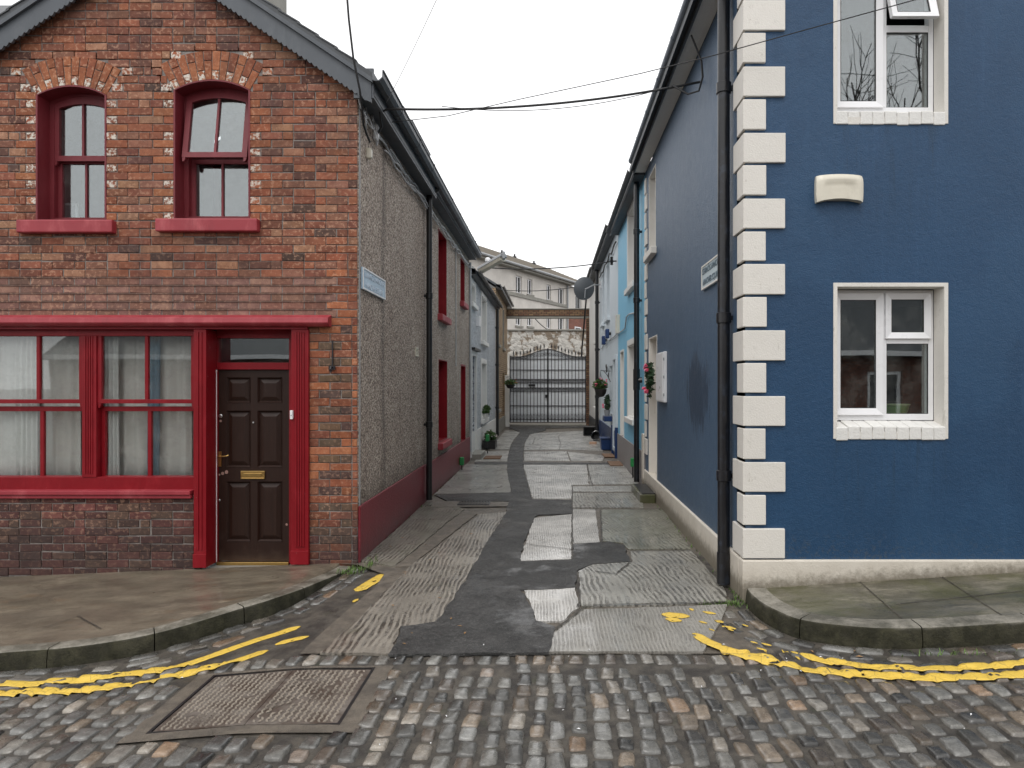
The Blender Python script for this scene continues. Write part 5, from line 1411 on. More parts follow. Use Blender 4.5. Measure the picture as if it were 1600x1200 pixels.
# brown pebbledash neighbour with red openings
f4 = lambda px: 1.985*FPX/(862-px)
wu = (11.95, 12.88, PZ(490,11.95), PZ(357,11.95)); wl_ = (11.98, 12.95, PZ(692,11.98), PZ(561,11.98)); rd = (14.9, 15.7, .02, PZ(569,14.9)); wu2 = (14.85, 15.55, PZ(470,14.85), PZ(402,14.85))
h2, T2 = row_house('pebbledash_house', 'brown pebbledash terraced house with red window reveals and a red door', -1, 10.70, 16.45, 4.84, M['pebble'], [wu, wl_, rd, wu2], M['redplinth'], .56, over=.17, gm=M['barge'], depth=4.2, slope=.67, gut=False)
gutter(h2, -1.802, 10.70, 16.45, 4.88, 1, M['barge'])
for q in (wu, wl_, wu2): sash_window(h2, T2, q, M['red'], M['red'], sillm=M['redlip'], w=.17)
reveal(h2, T2, rd, M['red'], t=.04, name='door_surround'); tdoor(h2, T2, (rd[0]+.04, rd[1]-.04, rd[2]+.03, rd[3]-.06), M['red'], .17)
# grey pebbledash, white surrounds
gd = (16.6, 17.5, .15, PZ(556,16.7)); gw1 = (16.7, 17.6, PZ(478,17.6), 4.30); gw2 = (19.2, 20.6, PZ(533,19.6), 4.32); gw3 = (19.2, 20.6, PZ(655,19.4), PZ(567,19.4))
h3, T3 = row_house('grey_house', 'pale grey pebbledash terraced house with white window surrounds', -1, 16.47, 24.2, 4.50, M['pebblegrey'], [gd, gw1, gw2, gw3], M['whitewall'], .62, over=.16, gm=M['black'])
for q in (gw1, gw2, gw3): sash_window(h3, T3, q, M['whitewall'], M['white'], band=.13)
MB().frame(T3, gd[0]-.12, gd[1]+.14, .05, gd[3]+.13, .12, -.06, -.001, tb=.001).build('door_surround', M['whitewall'], h3, bevel=.01)
MB().tbox(T3, gd[0]-.14, gd[1]+.3, gd[3]+.14, gd[3]+.2, -.14, 0).build('door_hood', M['black'], h3)
tdoor(h3, T3, (gd[0], gd[1], gd[2], gd[3]), M['bluewood'], .12)
MB().tbox(T3, gd[0]-.1, gd[1]+.1, -.05, .13, -.28, .0).build('door_step', M['concrete'], h3, bevel=.01)
downpipe(h3, -1.90, 23.9, .02, 4.45, .05, M['black'], (1.0, 2.5, 3.8), sgn=-1)
boxthing('wall_box', 'small white service box high on the grey pebbledash house', 'cable box', XL, XL+.10, 17.9, 18.1, 3.35, 3.62, M['white'])
# yellow brick house at the end of the row
def m_ybrick(name, a, b, c, mort, su=1.0, axis='yz'):
    n = NT(name); x, y, z = n.xyz()
    t = n.n.new('ShaderNodeTexBrick'); n.link(n.comb(y if axis == 'yz' else x, z, 0.0), t.inputs['Vector'])
    t.inputs['Scale'].default_value = 1.0; t.inputs['Brick Width'].default_value = .225; t.inputs['Row Height'].default_value = .083; t.inputs['Mortar Size'].default_value = .011
    t.inputs['Color1'].default_value = (*a,1); t.inputs['Color2'].default_value = (*b,1); t.inputs['Mortar'].default_value = (*mort,1); t.inputs['Bias'].default_value = -.1
    col = n.mix(n.math('MULTIPLY', n.step(n.noise(4, 6, .7), .5, .7), .45), t.outputs['Color'], c)
    col = n.mix(n.math('MULTIPLY', n.step(n.noise(1.2, 5, .7, v=n.mapv((1,1,.4))), .5, .75), .6), col, (.06,.05,.04))
    return n.done(col, .85, n.bump(n.math('SUBTRACT', n.noise(60, 4), t.outputs['Fac']), .01), spec=.3)
M['ybrick'] = m_ybrick('yellow_brick', (.48,.36,.22), (.27,.17,.10), (.20,.13,.08), (.085,.07,.055))
M['ybrickx'] = m_ybrick('yellow_brick_front', (.24,.15,.085), (.13,.06,.04), (.09,.055,.04), (.05,.042,.035), axis='xz')
yw1 = (24.9, 25.7, 3.3, 4.9); yw2 = (27.6, 28.4, 3.3, 4.9); yw3 = (24.9, 25.7, .9, 2.4); yd_ = (27.6, 28.5, .05, 2.3)
h4, T4 = row_house('yellow_brick_house', 'yellow brick house with dark windows at the end of the lane', -1, 24.22, 30.6, 5.25, M['ybrick'], [yw1, yw2, yw3, yd_], M['concrete'], .5, over=.2, gm=M['black'])
for q in (yw1, yw2, yw3): sash_window(h4, T4, q, M['concrete'], M['wood'])
tdoor(h4, T4, yd_, M['wood'], .1)
MB().box(XL-.04, XL+.18, 29.0, 29.3, 0, 2.2).build('white_pier', M['whitewall'], h4, bevel=.02)

# sky blue house
sb1 = (13.30, 14.55, PZ(446,13.9), 5.42); sb2 = (13.30, 14.55, PZ(655,13.35)-.0, PZ(537,13.6)); sbd = (15.45, 16.25, .12, PZ(547,15.9))
h5, T5 = row_house('sky_blue_house', 'bright sky blue terraced house with white window surrounds', 1, 11.97, 16.85, 5.52, M['skyblue'], [sb1, sb2, sbd], M['greyplinth'], .62, over=.2, gm=M['slate'])
for q in (sb1, sb2): sash_window(h5, T5, q, M['whitewall'], M['white'], band=.12)
reveal(h5, T5, sbd, M['whitewall'], -.012, .2, .05, 'door_surround'); tdoor(h5, T5, (sbd[0]+.05, sbd[1]-.05, sbd[2], sbd[3]-.05), M['whitewall'], .14)
downpipe(h5, 1.545, 12.42, .05, 5.5, .05, M['blackp'], (3.35, 4.6), sgn=1)
m = MB(); m.tube([(1.545,12.42,PZ(600,12.4)+.07),(1.66,12.40,PZ(600,12.4)+.07)], .05); m.tube([(1.545,12.42,1.72),(1.545,12.42,2.1)], .062); m.build('waste_pipe', M['blackp'], h5, smooth=True)
MB().box(XR-.04, XR+.05, BY1+.03, BY1+.22, 0, .95).build('party_pier', M['plinth'], h5, bevel=.01)
boxthing('wall_box', 'cream service box on the edge of the sky blue house', 'cable box', XR-.09, XR, 16.4, 16.62, 3.05, 3.5, M['cream'])
# pale house
pw1 = (19.3, 20.3, 3.75, 5.5); pw2 = (18.3, 19.3, 1.0, 2.35); pd = (17.0, 17.85, .12, 2.55); pw3 = (21.2, 22.0, 3.75, 5.5)
h6, T6 = row_house('pale_house', 'pale grey blue terraced house with blue plinth and hanging flowers', 1, 16.87, 23.4, 5.72, M['paleblue'], [pw1, pw2, pd, pw3], M['bluewood'], .62, over=.2, gm=M['slate'])
for q in (pw1, pw3, pw2): sash_window(h6, T6, q, M['paleblue'], M['white'], band=0, sill=q is not pw2)
reveal(h6, T6, pd, M['paleblue'], -.05, .2, .1, 'door_surround'); tdoor(h6, T6, (pd[0]+.1, pd[1]-.1, pd[2], pd[3]-.1), M['grey'], .14)
for c in (pd[0]-.02, pd[1]+.12): MB().tbox(T6, c-.11, c+.01, -.05, .75, -.075, 0).build('blue_block', M['bluewood'], h6, bevel=.006)
downpipe(h6, 1.54, 23.2, .05, 5.7, .06, M['black'], (1.4, 3.0, 4.6), sgn=1)
# white house
ww1 = (24.6, 25.5, 3.4, 5.0); ww2 = (24.6, 25.5, 1.0, 2.6)
h7, T7 = row_house('white_house', 'white rendered house between the downpipe and the brick gate pier', 1, 23.42, 29.75, 5.80, M['whitewall'], [ww1, ww2], M['black'], .5, over=.22, gm=M['slate'], roofm=M['slate'])
for q in (ww1, ww2): sash_window(h7, T7, q, M['whitewall'], M['black'])

# ================================================================== GATE AND WHAT LIES BEYOND
YG = 30.0
gx0, gx1 = PX(797, YG), PX(915, YG); gm_ = (gx0+gx1)/2
TG = TF(YG)
gate = thing('iron_gate', 'black wrought iron double gate with spear heads backed by grey sheeting', 'gate', (gm_, YG, .05))
def archz(x):                       # sweep of the top rail
    f = abs(x-gm_)/(gm_-gx0); base = PZ(557.5, YG); top = PZ(546, YG)
    return base + (top-base)*(math.cos(min(1, f/.78)*math.pi)*.5+.5)
for k in (0, 1):
    a, b = (gx0, gm_-.012) if k == 0 else (gm_+.012, gx1)
    f = MB(); z0 = PZ(660, YG)
    for xx in (a, b): f.box(xx-.022, xx+.022, YG-.022, YG+.022, z0, archz(xx)+.05)
    for py in (561, 578, 592.7, 598, 606, 611, 634, 655, 660): f.box(a, b, YG-.011, YG+.011, PZ(py,YG)-.013, PZ(py,YG)+.013)
    leaf_ = f.build('gate_leaf', M['iron'], gate)
    n = 11
    bars = MB(); sp = MB()
    for i in range(1, n):
        x = a + (b-a)*i/n; zt_ = archz(x)
        bars.box(x-.013, x+.013, YG-.009, YG+.009, z0, zt_+.10)
        sp.lathe([(.006,0),(.03,.03),(.022,.06),(.034,.075),(.001,.21)], (x, YG, zt_+.08), n=6)
    bars.build('bars', M['iron'], leaf_); sp.build('spear_heads', M['iron'], leaf_)
    tr = MB(); tr.tube([(a+(b-a)*i/20, YG, archz(a+(b-a)*i/20)) for i in range(21)], .018, 6)
    def scroll(cx, cz, r, s):
        tr.tube([(cx + s*r*(1-q/22)*math.cos(q*.55), YG-.004, cz + r*(1-q/22)*math.sin(q*.55)) for q in range(18)], .008, 5, True)
    for i in range(n):
        x = a + (b-a)*(i+.5)/n; s = 1 if i % 2 else -1
        scroll(x, PZ(595.4,YG), .055, s); scroll(x, PZ(608.5,YG), .055, -s)
        scroll(x, (PZ(561,YG)+archz(x))/2, min(.09, (archz(x)-PZ(561,YG))*.45+.02), s)
        tr.tube([(x-.05,YG,PZ(655,YG)),(x,YG,PZ(645,YG)),(x+.05,YG,PZ(655,YG))], .007, 5); tr.tube([(x-.07,YG,PZ(646,YG)),(x,YG,PZ(653,YG)),(x+.07,YG,PZ(646,YG))], .007, 5)
    tr.build('scrollwork', M['iron'], leaf_)
    shm = simple('grey_sheet_metal', (.68,.71,.74), .45, var=.10, scale=1.5, bumpd=.002) if 'grey_sheet_metal' not in bpy.data.materials else bpy.data.materials['grey_sheet_metal']
    P = [(a, z0+.02)] + [(b, z0+.02)] + [(b+(a-b)*i/16, archz(b+(a-b)*i/16)-.02) for i in range(17)]
    MB().prism(TG, P, .03, .036).build('sheet_backing', shm, leaf_)
MB().box(gm_-.12, gm_+.03, YG-.04, YG-.012, PZ(619,YG)-.07, PZ(619,YG)+.07).build('lock_box', M['black'], gate)
MB().box(PX(831,YG)-.15, PX(831,YG)+.15, YG-.03, YG-.012, PZ(602,YG)-.045, PZ(602,YG)+.045).build('letter_plate', M['black'], gate)
gw = thing('brick_gateway', 'weathered brick beam spanning the lane above the iron gate with one pier', 'gateway', (1.6, 30.2, 0))
MB().box(XL, PX(927,YG), YG-.14, YG+.22, PZ(494.5,YG), PZ(484,YG)).build('beam', M['ybrickx'], gw, bevel=.01)
MB().box(XL+.001, PX(927,YG)-.01, YG-.12, YG+.2, PZ(497.5,YG), PZ(494.6,YG)).build('lintel', M['concrete'], gw)
MB().box(XL+.002, PX(927,YG)+.02, YG-.17, YG+.25, PZ(484,YG)+.001, PZ(484,YG)+.05).build('coping', M['concrete'], gw, bevel=.01)
MB().box(PX(916,YG), PX(927,YG), YG-.13, YG+.21, -.05, PZ(497.6,YG)).build('pier', M['ybrickx'], gw, bevel=.01)
MB().box(gx0-.1, gx1+.02, YG-.1, YG+.4, -.02, PZ(663,YG)).build('gate_sill', M['concrete'], gw, bevel=.01)
# whitewashed rubble wall of the yard
def m_wash():
    n = NT('flaking_whitewash')
    f = n.noise(1.3, 6, .7); s = n.vor(4.2)
    stone = n.mix(n.noise(3, 4), (.20,.15,.11), (.33,.28,.22))
    flake = n.math('ADD', f, n.math('MULTIPLY', n.math('SUBTRACT', n.xyz()[2], 3.5), .10))
    c = n.mix(n.step(n.math('ADD', flake, n.math('MULTIPLY', s, .20)), .655, .72), (.60,.575,.53), stone)
    c = n.mix(n.math('MULTIPLY', n.step(n.noise(6, 5, .7), .55, .7), .35), c, (.32,.30,.27))
    return n.done(c, .8, n.bump(n.math('ADD', n.math('MULTIPLY', s, -1.0), n.noise(12, 5)), .06), spec=.2)
yw = thing('yard_wall', 'flaking whitewashed stone wall behind the iron gate', 'wall', (0, 34, 0))
YW = 34.0
MB().box(-6, 5, YW, YW+.4, -.1, PZ(517,YW)).build('wall', m_wash(), yw)
MB().box(-6, 5, YW-.06, YW+.46, PZ(517,YW)+.001, PZ(514.5,YW)).build('coping', M['concrete'], yw, bevel=.015)
# apartment block
ab = thing('apartment_block', 'cream rendered apartment block with a grey tiled roof beyond the gate', 'apartment building', (0, 46, 0))
A0 = Vector((PX(746,40), 40)); A1 = Vector((PX(896,51.7), 51.7)); ad = (A1-A0).normalized(); an = Vector((-ad.y, ad.x))
if an.y < 0: an = -an
def hit(px):
    d = Vector(((px-CX)/FPX, 1)); M2 = np.array([[d.x, -ad.x], [d.y, -ad.y]]); s, t = np.linalg.solve(M2, np.array([A0.x, A0.y])); return t, s
def TA(u, v, w): q = A0 + ad*u + an*w; return (q.x, q.y, v)
ze = PZ(402, 40)
M['arender'] = m_render('stained_cream_render', (.60,.565,.52), .7, 30, .01, .30)
M['arred'] = m_ybrick('red_brick_panel', (.30,.10,.06), (.22,.07,.045), (.2,.08,.05), (.2,.17,.15))
M['tile'] = simple('weathered_roof_tile', (.23,.205,.17), .8, var=.25, scale=3, bumpd=.01, bscale=14)
holes = []
for (p0, p1, y0_, y1_) in ((806,815.5,430,457),(824,832,435,459),(854,861,444,468),(872,881,449,474),(806,815,482,508),(824,832,484,509),(854,861,491,513),(872,881,495,516)):
    u0, d0 = hit(p0); u1, d1 = hit(p1); holes.append((u0, u1, PZ(y1_, d0), PZ(y0_, d0)))
uE = hit(886.5)[0]
w = MB(); wall(w, TA, -9, uE, -.5, ze, holes, .3); w.build('wall', M['arender'], ab)
for q in holes:
    wo = MB().frame(TA, q[0], q[1], q[2], q[3], .07, .10, .2).build('window', M['white'], ab)
    MB().tbox(TA, q[0]+.05, q[1]-.05, q[2]+.05, q[3]-.05, .14, .16).build('pane', M['fardark'], wo)
    MB().tbox(TA, (q[0]+q[1])/2-.04, (q[0]+q[1])/2+.04, q[2]+.05, q[3]-.05, .11, .15).build('mullion', M['white'], wo)
    MB().tbox(TA, q[0]-.1, q[1]+.1, q[2]-.14, q[2]-.01, -.1, .12).build('sill', M['concrete'], wo)
sc0 = PZ(458, hit(796)[1])
MB().tbox(TA, -9, uE, sc0-.12, sc0+.1, -.09, -.001).build('string_course', M['concrete'], ab)
MB().tbox(TA, -9, uE+.3, ze-.1, ze+.12, -.5, .0).build('eaves', M['concrete'], ab)
gt = MB(); gt.tube([TA(-9, ze+.1, -.58), TA(uE+.3, ze+.1, -.58)], .09); gt.build('gutter', M['grey'], ab)
uF = uE + 5.5
wb = MB(); wall(wb, TA, uE+.01, uF, sc0-.35, ze-.05, [(uE+1.4,uE+2.5,ze-2.0,ze-.6)], .3); wb.build('wing_wall', M['arender'], ab)
MB().tbox(TA, uE+.01, uF, -.5, sc0-.36, -.06, .3).build('brick_panel', M['arred'], ab)
wo = MB().frame(TA, uE+1.1, uE+2.2, sc0-3.3, sc0-1.4, .08, -.12, -.03).build('window', M['white'], ab)
MB().tbox(TA, uE+1.15, uE+2.15, sc0-3.25, sc0-1.45, -.08, -.0605).build('pane', M['fardark'], wo)
wo = MB().frame(TA, uE+1.4, uE+2.5, ze-2.0, ze-.6, .08, .1, .2).build('window', M['white'], ab); MB().tbox(TA, uE+1.45, uE+2.45, ze-1.95, ze-.65, .14, .16).build('pane', M['fardark'], wo)
dpA = MB(); dpA.tube([TA(uE-.15, -.2, -.1), TA(uE-.15, ze, -.1)], .07); dpA.build('downpipe', M['grey'], ab)
rf = MB(); P = [(-.6, ze+.13), (4.5, ze+2.35), (9.5, ze+.13), (9.5, ze+.0), (4.5, ze+2.2), (-.6, ze+.0)]
rf.prism(lambda u,v,w_: TA(w_, v, u), P, -9, uF); rfo = rf.build('roof', M['tile'], ab)
tl = MB()
for i in range(13):
    a = -.6+5.1*i/13; zA = ze+.13+2.22*i/13
    tl.prism(lambda u,v,w_: TA(w_, v, u), [(a, zA+.05), (a+.44, zA+.177+.02), (a+.44, zA+.13), (a, zA+.0)], -9, uF)
tl.build('tile_courses', M['tile'], rfo)
vn = MB()
for u, w_ in ((3.2,3.4),(5.5,3.8),(8.5,3.5),(11,3.9),(13.5,3.6)):
    q = TA(u, ze+.13+(w_+.6)*.435, w_); vn.tube([q, (q[0],q[1],q[2]+.3)], .07); vn.box(q[0]-.15, q[0]+.15, q[1]-.1, q[1]+.1, q[2]+.02, q[2]+.12)
vn.build('roof_vents', M['black'], rfo)
MB().tbox(TA, -9, uF, -.5, ze-.06, 8.9, 9.2).build('rear_wall', M['arender'], ab)
for uu in (-9, uF-.3): MB().tbox(TA, uu, uu+.3, -.5, ze-.06, .301, 8.89).build('end_wall', M['arender'], ab)

# ================================================================== ACROSS THE STREET (seen only as reflections)
ct = thing('cottage_row', 'low brick cottage row across the street with slate roof and white gutter', 'house', (0, -8, 0))
YC = -7.6; TCt = lambda u, v, w: (u, YC - w, v)
hs_ = [(x, x+1.0, .9, 2.2) for x in (-9,-6.2,-1.4,1.3,4.2,9)] + [(x, x+.9, .0, 2.1) for x in (-4.2, 2.8, 7)]
w = MB(); wall(w, TCt, -16, 18, -.6, 2.75, hs_, .25); w.build('wall', m_ybrick('dark_red_brick', (.22,.09,.06), (.16,.07,.05), (.12,.06,.05), (.12,.1,.09), axis='xz'), ct)
for i, q in enumerate(hs_[:6]):
    wo = MB().frame(TCt, q[0], q[1], q[2], q[3], .09, .05, .15).build('window', M['white'], ct); MB().tbox(TCt, q[0]+.05, q[1]-.05, q[2]+.05, q[3]-.05, .1, .12).build('pane', M['fardark'], wo)
    MB().tbox(TCt, q[0]-.1, q[1]+.1, q[2]-.15, q[2], -.06, .05).build('sill', M['whitewall'], wo)
for q in hs_[6:]: tdoor(ct, TCt, q, M['bluewood'], .1)
rf = MB(); rf.prism(lambda u,v,w_: (w_, YC-u, v), [(-.3,2.75),(3.2,4.9),(6.7,2.75),(6.7,2.6),(3.2,4.7),(-.3,2.6)], -16, 18); rr = rf.build('roof', M['slate'], ct)
MB().box(-16, 18, YC+.30, YC+.42, 2.62, 2.76).build('gutter', M['white'], ct); MB().box(-16, 18, YC-6.6, YC-6.3, -.6, 2.7).build('rear_wall', M['room'], ct)
for x in (-5.6, -1.2, 6): 
    c = MB(); c.col = (.2,.085,.06,0); c.box(x-.45, x+.45, YC-3.6, YC-2.8, 4.0, 6.2); c.build('chimney', M['brickplain'], rr)
    for k in (-.25, .2): MB().lathe([(.12,0),(.10,.1),(.10,.5),(.14,.55),(.14,.65)], (x+k, YC-3.2, 6.2), n=12).build('chimney_pot', M['terracotta'], rr, smooth=True)
def bare_tree(x, y, h, seed, label):
    t = thing('bare_tree', label, 'tree', (x, y, -.5)); r2 = random.Random(seed); tr = MB(); cr = MB()
    def grow(p, d, L, r, lev):
        n = 4; pts = [p]; q = p.copy(); dd = d.copy()
        for i in range(n):
            dd = (dd + Vector((r2.gauss(0,.16), r2.gauss(0,.16), r2.gauss(0.05,.1)))).normalized(); q = q + dd*L/n; pts.append(q.copy())
        (tr if lev < 1 else cr).tube(pts, [r*(1-.4*i/n) for i in range(n+1)], 5 if lev > 1 else 8, False)
        if lev >= 5: return
        for k in range(3 if lev < 4 else 4):
            f = r2.uniform(.45, 1); i = min(n, int(f*n)+0); a = r2.uniform(0, 6.28); o_ = dd.orthogonal().normalized(); o2 = dd.cross(o_)
            nd = (dd*.75 + (o_*math.cos(a)+o2*math.sin(a))*.65 + Vector((0,0,.15))).normalized()
            grow(pts[i], nd, L*r2.uniform(.6,.8), r*.55, lev+1)
    grow(Vector((x,y,-.5)), Vector((0,0,1)), h*.36, h*.013, 0)
    tr.build('trunk', M['bark'], t, smooth=True); cr.build('crown', M['bark'], t)
bare_tree(12.4, -15, 21.5, 3, 'tall bare tree behind the low brick cottages near their end chimney'); bare_tree(14.2, -16, 22, 5, 'spreading bare tree past the end of the cottages')
# a silver car at the far kerb
def car(x, y, label):
    t = thing('parked_car', label, 'car', (x, y, 0)); L = 4.1; W = 1.7
    side = [(-2.05,.35),(-2.0,.75),(-1.9,.95),(-1.1,1.05),(-.45,1.48),(.0,1.55),(.9,1.53),(1.5,1.3),(1.85,1.0),(2.02,.9),(2.05,.4),(1.75,.28),(-1.75,.28)]
    b = MB(); n = len(side)
    rows = []
    for f, k in ((-1,.93),(-.85,1.0),(.85,1.0),(1,.93)):
        rows.append([(x+u*(k if v > .9 else 1), y+f*W/2*(1 if v < 1.05 else .80), max(.28, v*(1 if abs(f) < .9 else .985))) for u, v in side])
    V = [p for r_ in rows for p in r_]
    b.add(V, [(r_*n+i, r_*n+(i+1)%n, (r_+1)*n+(i+1)%n, (r_+1)*n+i) for r_ in range(3) for i in range(n)] + [tuple(range(n)), tuple(3*n+i for i in range(n-1,-1,-1))])
    b.build('body', M['silver'], t, smooth=True, bevel=.03)
    for s in (-1, 1):
        g = MB(); yy = y + s*W/2*.80
        T_ = lambda u, v, w: (x+u, yy + s*(.02+.075*(1.5-v)/.5)+w, v)
        g.prism(T_, [(-.95,1.06),(-.42,1.42),(.0,1.47),(.85,1.45),(1.35,1.22),(1.35,1.06)], -.01, .01); g.build('side_window', M['fardark'], t)
        for cx in (-1.3, 1.28):
            wh = MB().lathe([(.30,-.1),(.31,-.06),(.31,.06),(.29,.09),(.2,.1)], (x+cx, y+s*(W/2-.08), .31), (0,s,0), 24).build('wheel', M['black'], t, smooth=True)
            MB().lathe([(.19,.0),(.17,.025),(.05,.03)], (x+cx, y+s*(W/2+.02), .31), (0,s,0), 20).build('rim', M['steel'], wh, smooth=True)
    for s in (-1,1): MB().box(x-2.03, x-1.93, y+s*.62-.14, y+s*.62+.14, .68, .82).build('headlight', M['white'], t, bevel=.03)
car(4.6, -5.3, 'silver hatchback parked at the far kerb before the cottages')
car(-7.2, -5.3, 'silver car standing alone by the blue cottage door')
# neighbour beyond the brick house, seen only when stepping aside
nb = thing('neighbour_house', 'plain rendered neighbour adjoining the brick gable house', 'house', (-9.5, 9, 0))
q = (-9.6, -8.5, .9, 2.3); q2 = (-9.6, -8.5, 3.4, 4.7); q3 = (-7.6, -6.8, .0, 2.1)
w = MB(); wall(w, TF(7.02), -12.5, -6.45, -.6, 5.3, [q, q2, q3], .25); w.build('wall', M['arender'], nb)
for h_ in (q, q2): sash_window(nb, TF(7.02), h_, M['whitewall'], M['white'])
tdoor(nb, TF(7.02), q3, M['bluewood'], .12)
MB().prism(lambda u,v,w_:(w_, u, v), [(6.8,5.2),(9.5,7.0),(12.2,5.2),(12.2,5.3),(9.5,7.1),(6.8,5.3)], -12.5, -6.45).build('roof', M['slate'], nb)
o = MB(); o.box(-12.4, -6.5, 11.8, 12, -.6, 5.3); o.box(-12.5, -12.3, 7.3, 11.7, -.6, 5.3); o.box(-6.65, -6.45, 7.3, 11.7, -.6, 5.3); o.build('back_walls', M['room'], nb)

# ================================================================== CABLES, LAMP, DISH, FLOWERS, SMALL THINGS
def cable(label, pts, r, mat=None, group=None, n=6):
    return MB().tube(pts, r, n).build('cable', mat or M['cablem'], smooth=True, label=label, cat='cable', group=group)
jL = Vector((XL+.06, 7.58, 4.62)); aR = Vector((1.60, 7.5, PZ(128,7.35)))
a = P3(606,170,7.30); a.x, a.y = PX(606,7.3), 7.3
aR = P3(1094,128,7.5); aR.x = XR-.02; aR = Vector((XR-.02, 1.62*FPX/(1094-862), 0)); aR.z = PZ(128, aR.y)
mp = catenary(a, aR, .10, 26)
cable('thick black cable crossing the lane between the brick and blue houses', [jL, Vector((XL+.12,7.5,4.66)), P3(594,176,7.32)] + mp, .013)
lp = [aR, aR+Vector((-.03,.03,-.10)), aR+Vector((-.04,-.30,-.16)), Vector((XR-.03, 6.95, aR.z-.05)), Vector((XR-.03, 6.9, aR.z+.25)), Vector((XR-.02, 6.98, 5.35)), Vector((XR-.08, 7.1, 5.50))]
cable('black cable looping up the blue wall from its insulator to the soffit', [P3(1050,133,7.4)] + [P3(1075,147,7.3), P3(1092,142,7.2), P3(1098,120,7.15), P3(1096,95,7.15), P3(1080,55,7.15)], .011)
cable('slim wire from the brick eaves sagging under the thick cable', catenary(P3(690,166,7.3), P3(1045,136,7.4), .13), .004)
pts = [P3(612,191,7.4), P3(700,181,7.2), P3(812,155,6.9), P3(1000,115,6.2), P3(1110,88,5.75), P3(1250,49,5.55), P3(1440,-3,5.3)]
pr = []
cv = resample([(i, 0) for i in range(2)], 1)
for p, q in zip(pts, pts[1:]): pr += [p.lerp(q, k/4) for k in range(4)]
cable('thin wire rising across the blue front past its upper window', pr+[pts[-1], P3(1560,-40,5.1)], .0042)
cable('hair thin wire dropping steeply to the brick eaves', catenary(P3(604,160,7.35), P3(690,-18,5.6), .02), .0028, M['cableg'])
cable('thick black drop cable falling past the bargeboard to the pebbledash corner', [P3(538,-60,6.55), P3(545,30,6.62), P3(552,90,6.70), P3(562,140,6.8), P3(566,170,6.88), P3(568,195,7.06), P3(573,210,7.14), P3(578,222,7.24)], .012)
# the tangle under the eaves: loops of grey cable
for k, (px, py, rr, d) in enumerate([(572,172,.085,7.2),(580,176,.10,7.24),(586,184,.07,7.3),(576,190,.08,7.22),(590,196,.09,7.34)]):
    c = Vector((XL+.05, 0, PZ(py,d))); c.y = (1.985-.05)*FPX/(862-px)
    P = [Vector((XL+.035+.02*math.sin(q*.7+k), c.y + rr*1.6*math.cos(q*.42+k), c.z + rr*math.sin(q*.42+k)*1.3)) for q in range(4+k, 17+k)]
    cable('curled grey cable in the tangle under the brick house eaves', P, .009, M['cableg'], 'cables curled below the eaves corner')
def along(label, x, y0, y1, z, seed, r, mat, amp=.05, grp=None):
    P = [Vector((x + .02*mnoise.noise((y0+i*.13, seed, 3)), y0 + i*.14, z + amp*mnoise.noise((i*.33, seed, 1)) - .02*abs(math.sin(i*.21)))) for i in range(int((y1-y0)/.14)+1)]
    cable(label, P, r, mat, grp)
LBL = 'cable clipped along the pebbledash below the gutter'
for s, (dz, r) in enumerate(((-.06,.012),(-.11,.010),(-.17,.009),(-.13,.008))): along(LBL, XL+.03+.015*s, 7.5+.2*s, 16.3, 4.72+dz, s*7.1, r, M['cableg'], .07, 'cables along the eaves of the pebbledash houses')
cable('black conduit running down beside the red upper window of the pebbledash house', [(XL+.02,14.0,4.7),(XL+.02,14.02,2.2)], .012, M['cableg'])
cable('grey cable bundle at the joint of the brown and grey houses', [(XL+.03,16.40,4.75),(XL+.03,16.42,3.2),(XL+.03,16.44,.2)], .03, M['cableg'])
cable('pale cable sagging along the pale blue house front', [(XR-.03, y, 3.05 + .15*mnoise.noise((y*.8, 4, 0)) + (.2 if y < 15 else 0)) for y in [12.6+.3*i for i in range(33)]], .016, M['cableg'])
cable('bundle of dark cables below the eaves of the pale house', [(XR-.05, y, 5.35+.12*mnoise.noise((y*1.3,7,0))) for y in [16.9+.25*i for i in range(24)]], .02)
cable('twisted cable crossing the far part of the lane below the lamp', catenary(P3(758,418,17.2), P3(958,408,17.2), .10), .014)
cable('single dark cable crossing in front of the apartment block', catenary(P3(776,452,24.2), P3(934,441,24.0), .16), .013)
cable('slack wire hanging behind the brick gateway beam', catenary(P3(833,494,31.5), P3(854,514,32.5), .05), .02)
cable('black stay pole leaning beside the brick pier', [P3(917,455,28), P3(908,560,31)], .035)
insu = thing('cable_insulator', 'black cable anchor with insulators on the pale house wall', 'insulator', P3(960,408,17.3))
m = MB(); q = Vector((XR, 17.3, PZ(408,17.3))); m.tube([q, q+Vector((-.16,0,0))], .018); m.build('arm', M['black'], insu)
for dz in (-.06, .0, .07): MB().lathe([(.02,-.04),(.045,-.02),(.03,0),(.045,.02),(.02,.04)], q+Vector((-.12,0,dz)), n=10).build('insulator', M['black'], insu, smooth=True)
# fluorescent street lamp on its bracket
sl0 = P3(748,424,17.2); sl1 = P3(788,401,16.4)
lamp = thing('street_lamp', 'long grey street lantern on a wall bracket at the grey house eaves', 'street lamp', tuple(sl0))
dr = (sl1-sl0); Ln = dr.length; du = dr.normalized(); up_ = Vector((0,0,1)); sd = du.cross(up_).normalized(); un = sd.cross(du)
TLm = lambda u, v, w: tuple(sl0 + du*u + un*v + sd*w)
m = MB(); m.prism(lambda u,v,w: TLm(w, v, u), [(-.11,.0),(.11,.0),(.09,.07),(.04,.10),(-.04,.10),(-.09,.07)], .08, Ln-.02); m.build('housing', M['grey'], lamp, bevel=.01)
m = MB(); m.prism(lambda u,v,w: TLm(w, v, u), [(-.10,-.002),(.10,-.002),(.075,-.07),(.03,-.09),(-.03,-.09),(-.075,-.07)], .11, Ln-.06); m.build('diffuser', M['cream'], lamp, smooth=True)
